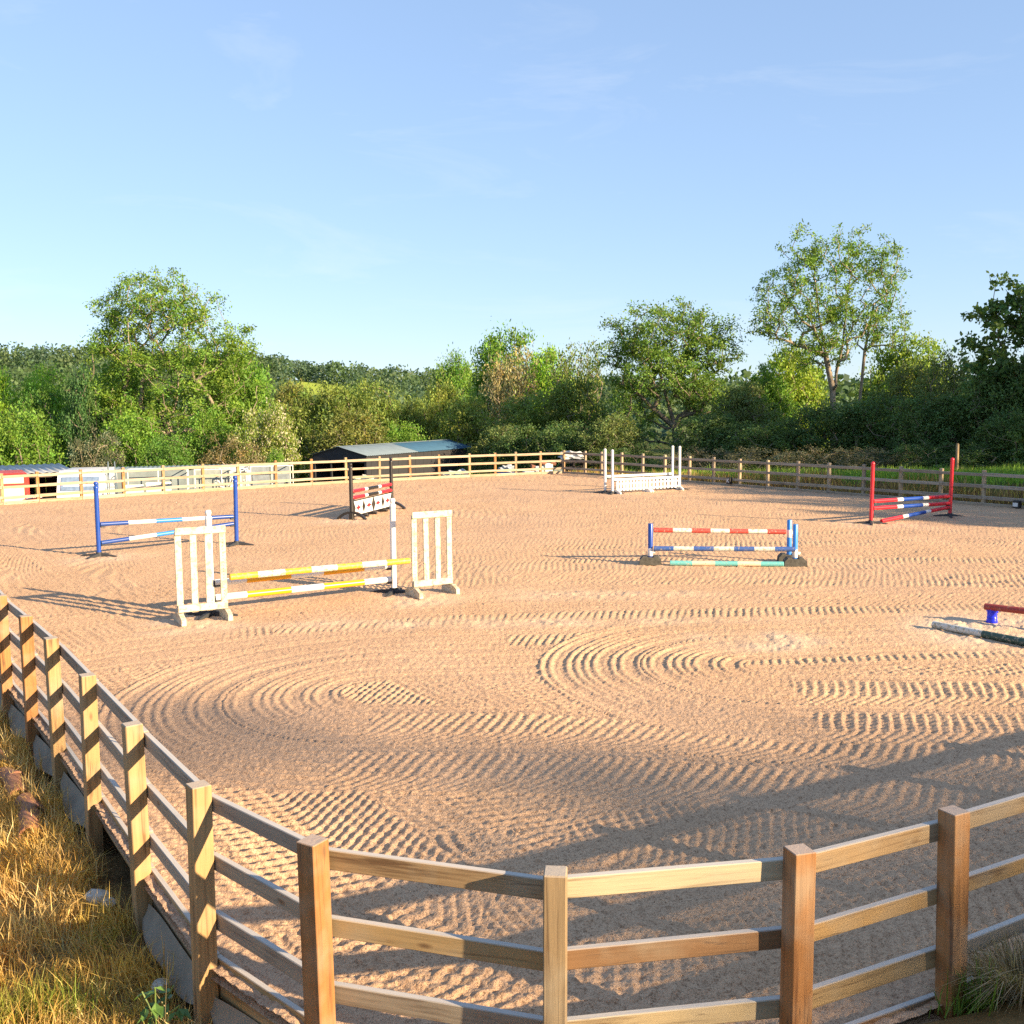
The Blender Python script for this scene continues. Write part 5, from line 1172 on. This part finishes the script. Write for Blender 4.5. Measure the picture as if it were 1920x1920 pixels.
# ------------------------------------------------------------------ far wood across the valley
def far_wood():
    rng = np.random.default_rng(77); pts = []
    def add(n, x0, x1, y0, y1, s0, s1, avoid=True):
        x = rng.uniform(x0, x1, n); y = rng.uniform(y0, y1, n)
        if avoid:
            m = ~((np.abs(x / y * 1920 + 360) < 58) & (y < 545)); x = x[m]; y = y[m]
        pts.append(np.stack([x, y, ground_z(x, y), rng.uniform(s0, s1, len(x))], -1))
    add(900, -420, 200, 480, 660, 9, 13); add(260, -330, 60, 300, 385, 6, 9); add(60, -140, 0, 200, 290, 5, 8); add(70, -200, -85, 175, 250, 8, 11); add(240, 30, 320, 200, 480, 9, 12)
    add(5, -129, -122, 232, 240, 14, 16, False); add(160, -80, 90, 96, 150, 4, 5.5); add(200, 15, 150, 72, 140, 5, 7)
    P_ = np.concatenate(pts); per = 110; n = len(P_) * per; w = np.repeat(np.arange(len(P_)), per); H_ = P_[w, 3]
    d = rng.normal(size=(n, 3)); d /= np.linalg.norm(d, axis=1)[:, None]; lump = rng.uniform(.8, 1.15, n)
    cen = P_[w, :3] + d * np.stack([H_ * .40, H_ * .40, H_ * .45], -1) * lump[:, None]; cen[:, 2] += H_ * .52
    base = np.array([(.07, .12, .055), (.085, .145, .055), (.10, .15, .06), (.07, .125, .075)])[rng.integers(0, 4, len(P_))]; br = rng.uniform(.75, 1.25, n)  # greens greyed towards blue, distance haze put into the leaf colour
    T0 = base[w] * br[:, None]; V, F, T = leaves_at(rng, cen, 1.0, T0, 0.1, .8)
    c = cen.repeat(4, 0); s = (H_ * .125).repeat(4)[:, None]; V = c + (V - c) * s
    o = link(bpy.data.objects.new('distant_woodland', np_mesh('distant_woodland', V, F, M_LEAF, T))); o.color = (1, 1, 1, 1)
    tag(o, 'dark green woodland covering the hill across the valley', 'woodland', kind='stuff')
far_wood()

# ------------------------------------------------------------------ grass
def blades(rng, x, y, length, width, tint, lean, bend):
    n = len(x); z = ground_z(x, y) - .02; L_ = length * rng.uniform(.45, 1.3, n); an = rng.uniform(0, 2 * math.pi, n)
    ax = lean[0] + rng.normal(0, bend, n); ay = lean[1] + rng.normal(0, bend, n)
    wx = np.cos(an) * width * .5; wy = np.sin(an) * width * .5; k = rng.uniform(1.0, 2.4, n)
    V = np.empty((n, 5, 3))
    for i, (t, wf) in enumerate(((0, 1.0), (.55, .8))):
        px = x + ax * L_ * t ** k; py = y + ay * L_ * t ** k; pz = z + L_ * t * (1 - .22 * t)
        V[:, i * 2] = np.stack([px - wx * wf, py - wy * wf, pz], -1); V[:, i * 2 + 1] = np.stack([px + wx * wf, py + wy * wf, pz], -1)
    V[:, 4] = np.stack([x + ax * L_, y + ay * L_, z + L_ * (1 - .55 * np.clip(np.hypot(ax, ay), 0, 1.2))], -1)
    i0 = np.arange(n)[:, None] * 5
    F = np.concatenate([i0 + np.array([[0, 1, 3]]), i0 + np.array([[0, 3, 2]]), i0 + np.array([[2, 3, 4]])], 0)
    return V.reshape(-1, 3), F, np.repeat(tint, 5, 0)
def grass_obj(name, label, parts_):
    Vs = []; Fs = []; Ts = []; b = 0
    for V, F, T in parts_: Vs.append(V); Fs.append(F + b); Ts.append(T); b += len(V)
    o = link(bpy.data.objects.new(name, np_mesh(name, np.concatenate(Vs), np.concatenate(Fs), M_GRASS, np.concatenate(Ts)))); o.color = (1, 1, 1, 1)
    return tag(o, label, 'grass', kind='stuff')
def grass():
    rng = np.random.default_rng(5)
    # near bank, left of the fence: tussocks of dry grass
    nt = 2300; tx = rng.uniform(-6.6, 0.6, nt); ty = rng.uniform(2.6, 12.5, nt); sd = poly_sd(tx, ty); m = (sd > .10) & (tx / ty > -.66) & (ty > 3.0 + 0 * tx)
    tx, ty = tx[m], ty[m]; cnt = rng.integers(35, 95, len(tx)); w = np.repeat(np.arange(len(tx)), cnt); n = len(w)
    ang_ = rng.uniform(0, 2 * math.pi, len(tx)); tl = rng.uniform(.7, 1.3, len(tx))
    x = tx[w] + rng.normal(0, .085, n); y = ty[w] + rng.normal(0, .085, n); sd = poly_sd(x, y); k = sd > .03; x, y, w = x[k], y[k], w[k]; n = len(x)
    pal = 1.2 * np.array([(.58, .38, .11), (.64, .46, .18), (.50, .29, .08), (.60, .42, .13), (.42, .27, .10), (.68, .54, .27)])
    pc = pal[rng.integers(0, 6, len(tx))]
    green = np.zeros(len(tx))
    for gx, gy, r in ((-2.90, 5.70, .17), (-2.62, 5.60, .12), (-2.18, 5.55, .10), (-1.98, 4.95, .15), (-2.75, 6.35, .14), (-2.3, 5.75, .12), (-1.5, 4.55, .15)): green = np.maximum(green, np.exp(-((tx - gx) ** 2 + (ty - gy) ** 2) / r ** 2))
    gcol = np.array((.20, .30, .04)); col = pc * (1 - np.clip(green, 0, 1)[:, None]) + gcol * np.clip(green, 0, 1)[:, None]
    T = col[w] * rng.uniform(.6, 1.35, n)[:, None]
    lean = (np.cos(ang_[w]) * .35 - .12, np.sin(ang_[w]) * .35)
    a = blades(rng, x, y, (.24 * tl[w]), .0065, T, lean, .33)
    n2 = 16000; x = rng.uniform(-6.6, .6, n2); y = rng.uniform(2.8, 12.5, n2); m = (poly_sd(x, y) > .06) & (x / y > -.66); x, y = x[m], y[m]
    b = blades(rng, x, y, .13, .007, pal[rng.integers(0, 6, len(x))] * rng.uniform(.5, 1.2, len(x))[:, None], (0, 0), .8)
    n3 = 90; x = rng.uniform(-5, -1, n3); y = rng.uniform(3.5, 9.5, n3); m = poly_sd(x, y) > .25; x, y = x[m], y[m]
    c = blades(rng, x, y, .55, .004, np.tile(np.array((.62, .48, .24)), (len(x), 1)), (-.05, .1), .35)
    grass_obj('dry_grass', 'golden dry grass on the bank left of the near fence', [a, b, c])
    # right bank
    n = 46000; s = rng.uniform(0.25, 11.0, n); t = rng.uniform(-14, 24, n)
    x = 8.65 + .563 * t + D1[0] * s; y = 38.78 - .827 * t + D1[1] * s; sd = poly_sd(x, y); m = (sd > .2) & (y > 24) & (y < 52); x, y, s = x[m], y[m], s[m]; n = len(x)
    dry = (s + 1.4 * vnoise(x, y, 2.2, 61) < 1.35 + .9 * sstep(42, 30, y) * 0); bare_ = rng.uniform(0, 1, n)
    pg = np.array([(.20, .36, .04), (.24, .40, .05), (.16, .29, .04), (.28, .36, .08)]); pd = np.array([(.46, .31, .12), (.36, .21, .09), (.55, .41, .16), (.30, .20, .09), (.40, .36, .09)])
    T = np.where(dry[:, None], pd[rng.integers(0, 5, n)], pg[rng.integers(0, 4, n)]) * rng.uniform(.7, 1.3, n)[:, None]
    d = blades(rng, x, y, np.where(dry, .42, .36) * (1 + .8 * vnoise(x, y, 1.2, 62)), .028, T, (0, 0), .28)
    grass_obj('bank_grass', 'green and dry brown grass on the bank behind the right fence', [d])
    # tufts behind the far fence
    n = 9000; t = rng.uniform(-19, 3.2, n); s = rng.uniform(.15, 2.4, n); yy = -0.02 * t * t + .45 * t + 46.3; x = t - .42 * s; y = yy + .9 * s
    m = (poly_sd(x, y) > .12) & (vnoise(x, y, 1.3, 63) > -.12) & ((x > -9.8) | (rng.uniform(0, 1, n) < .12)); x, y = x[m], y[m]; n = len(x)
    e = blades(rng, x, y, .26, .03, pg[rng.integers(0, 4, n)] * rng.uniform(.7, 1.4, n)[:, None], (0, 0), .25)
    grass_obj('yard_grass', 'green grass tufts along the outer side of the far fence', [e])
grass()
# the dry tussock and the weed by the near fence
def tussock():
    rng = np.random.default_rng(9); n = 1500; cx, cy = 2.62, 4.98
    an = rng.uniform(0, 2 * math.pi, n); r = .16 * np.sqrt(rng.uniform(0, 1, n)); x = cx + r * np.cos(an); y = cy + r * np.sin(an)
    pal = np.array([(.34, .26, .14), (.42, .33, .18), (.26, .19, .10), (.48, .40, .24)])
    a = blades(rng, x, y, .30, .006, pal[rng.integers(0, 4, n)] * rng.uniform(.7, 1.25, n)[:, None], (np.cos(an) * .85, np.sin(an) * .85), .35)
    o = grass_obj('dry_tussock', 'drooping dead grass tussock at the bottom right, beside a fence post', [a]); o['kind'] = 'stuff'
    n = 120; x = 2.30 + rng.normal(0, .07, n); y = 4.90 + rng.normal(0, .05, n)
    a = blades(rng, x, y, .26, .008, np.array([(.16, .27, .04)]) * rng.uniform(.6, 1.3, n)[:, None], (.1, 0), .4)
    grass_obj('green_grass_tuft', 'green grass tuft at the foot of the rightmost near post', [a])
tussock()
def weed():
    rng = np.random.default_rng(15); t = thing('leafy_weed', 'leafy green weed with drooping leaves at the foot of a near post', 'plant', (-1.98, 5.30, gz(-1.98, 5.30)))
    stems = [(.10, .02, .34), (-.08, .03, .30), (.03, -.07, .38), (.15, -.04, .26), (-.02, .08, .24)]
    for sx, sy, h in stems:
        part('stem', MB().tube([(0, 0, 0), (sx * .4, sy * .4, h * .7), (sx, sy, h)], .005, 6).mesh('stem', plain('green_stem', (.14, .2, .05))), t)
        for k in range(6):
            an = rng.uniform(0, 6.28); L_ = rng.uniform(.06, .10); w = L_ * .28; f = rng.uniform(.55, 1.0); p = Vector((sx * f, sy * f, h * f)); d = Vector((math.cos(an), math.sin(an), -.55 + rng.uniform(-.3, .4))).normalized()
            s_ = d.cross(Vector((0, 0, 1))).normalized(); u_ = s_.cross(d)
            vs = [p, p + d * L_ * .4 + s_ * w + u_ * .008, p + d * L_ * .4 - u_ * .004, p + d * L_ * .4 - s_ * w + u_ * .008, p + d * L_]
            me = MB().add(vs, [(0, 1, 2), (0, 2, 3), (2, 1, 4), (3, 2, 4)]).mesh('leaf', M_WEED); part('leaf', me, t)
M_WEED = plain('weed_leaf', (.085, .165, .03), .5, var=.2)
weed()
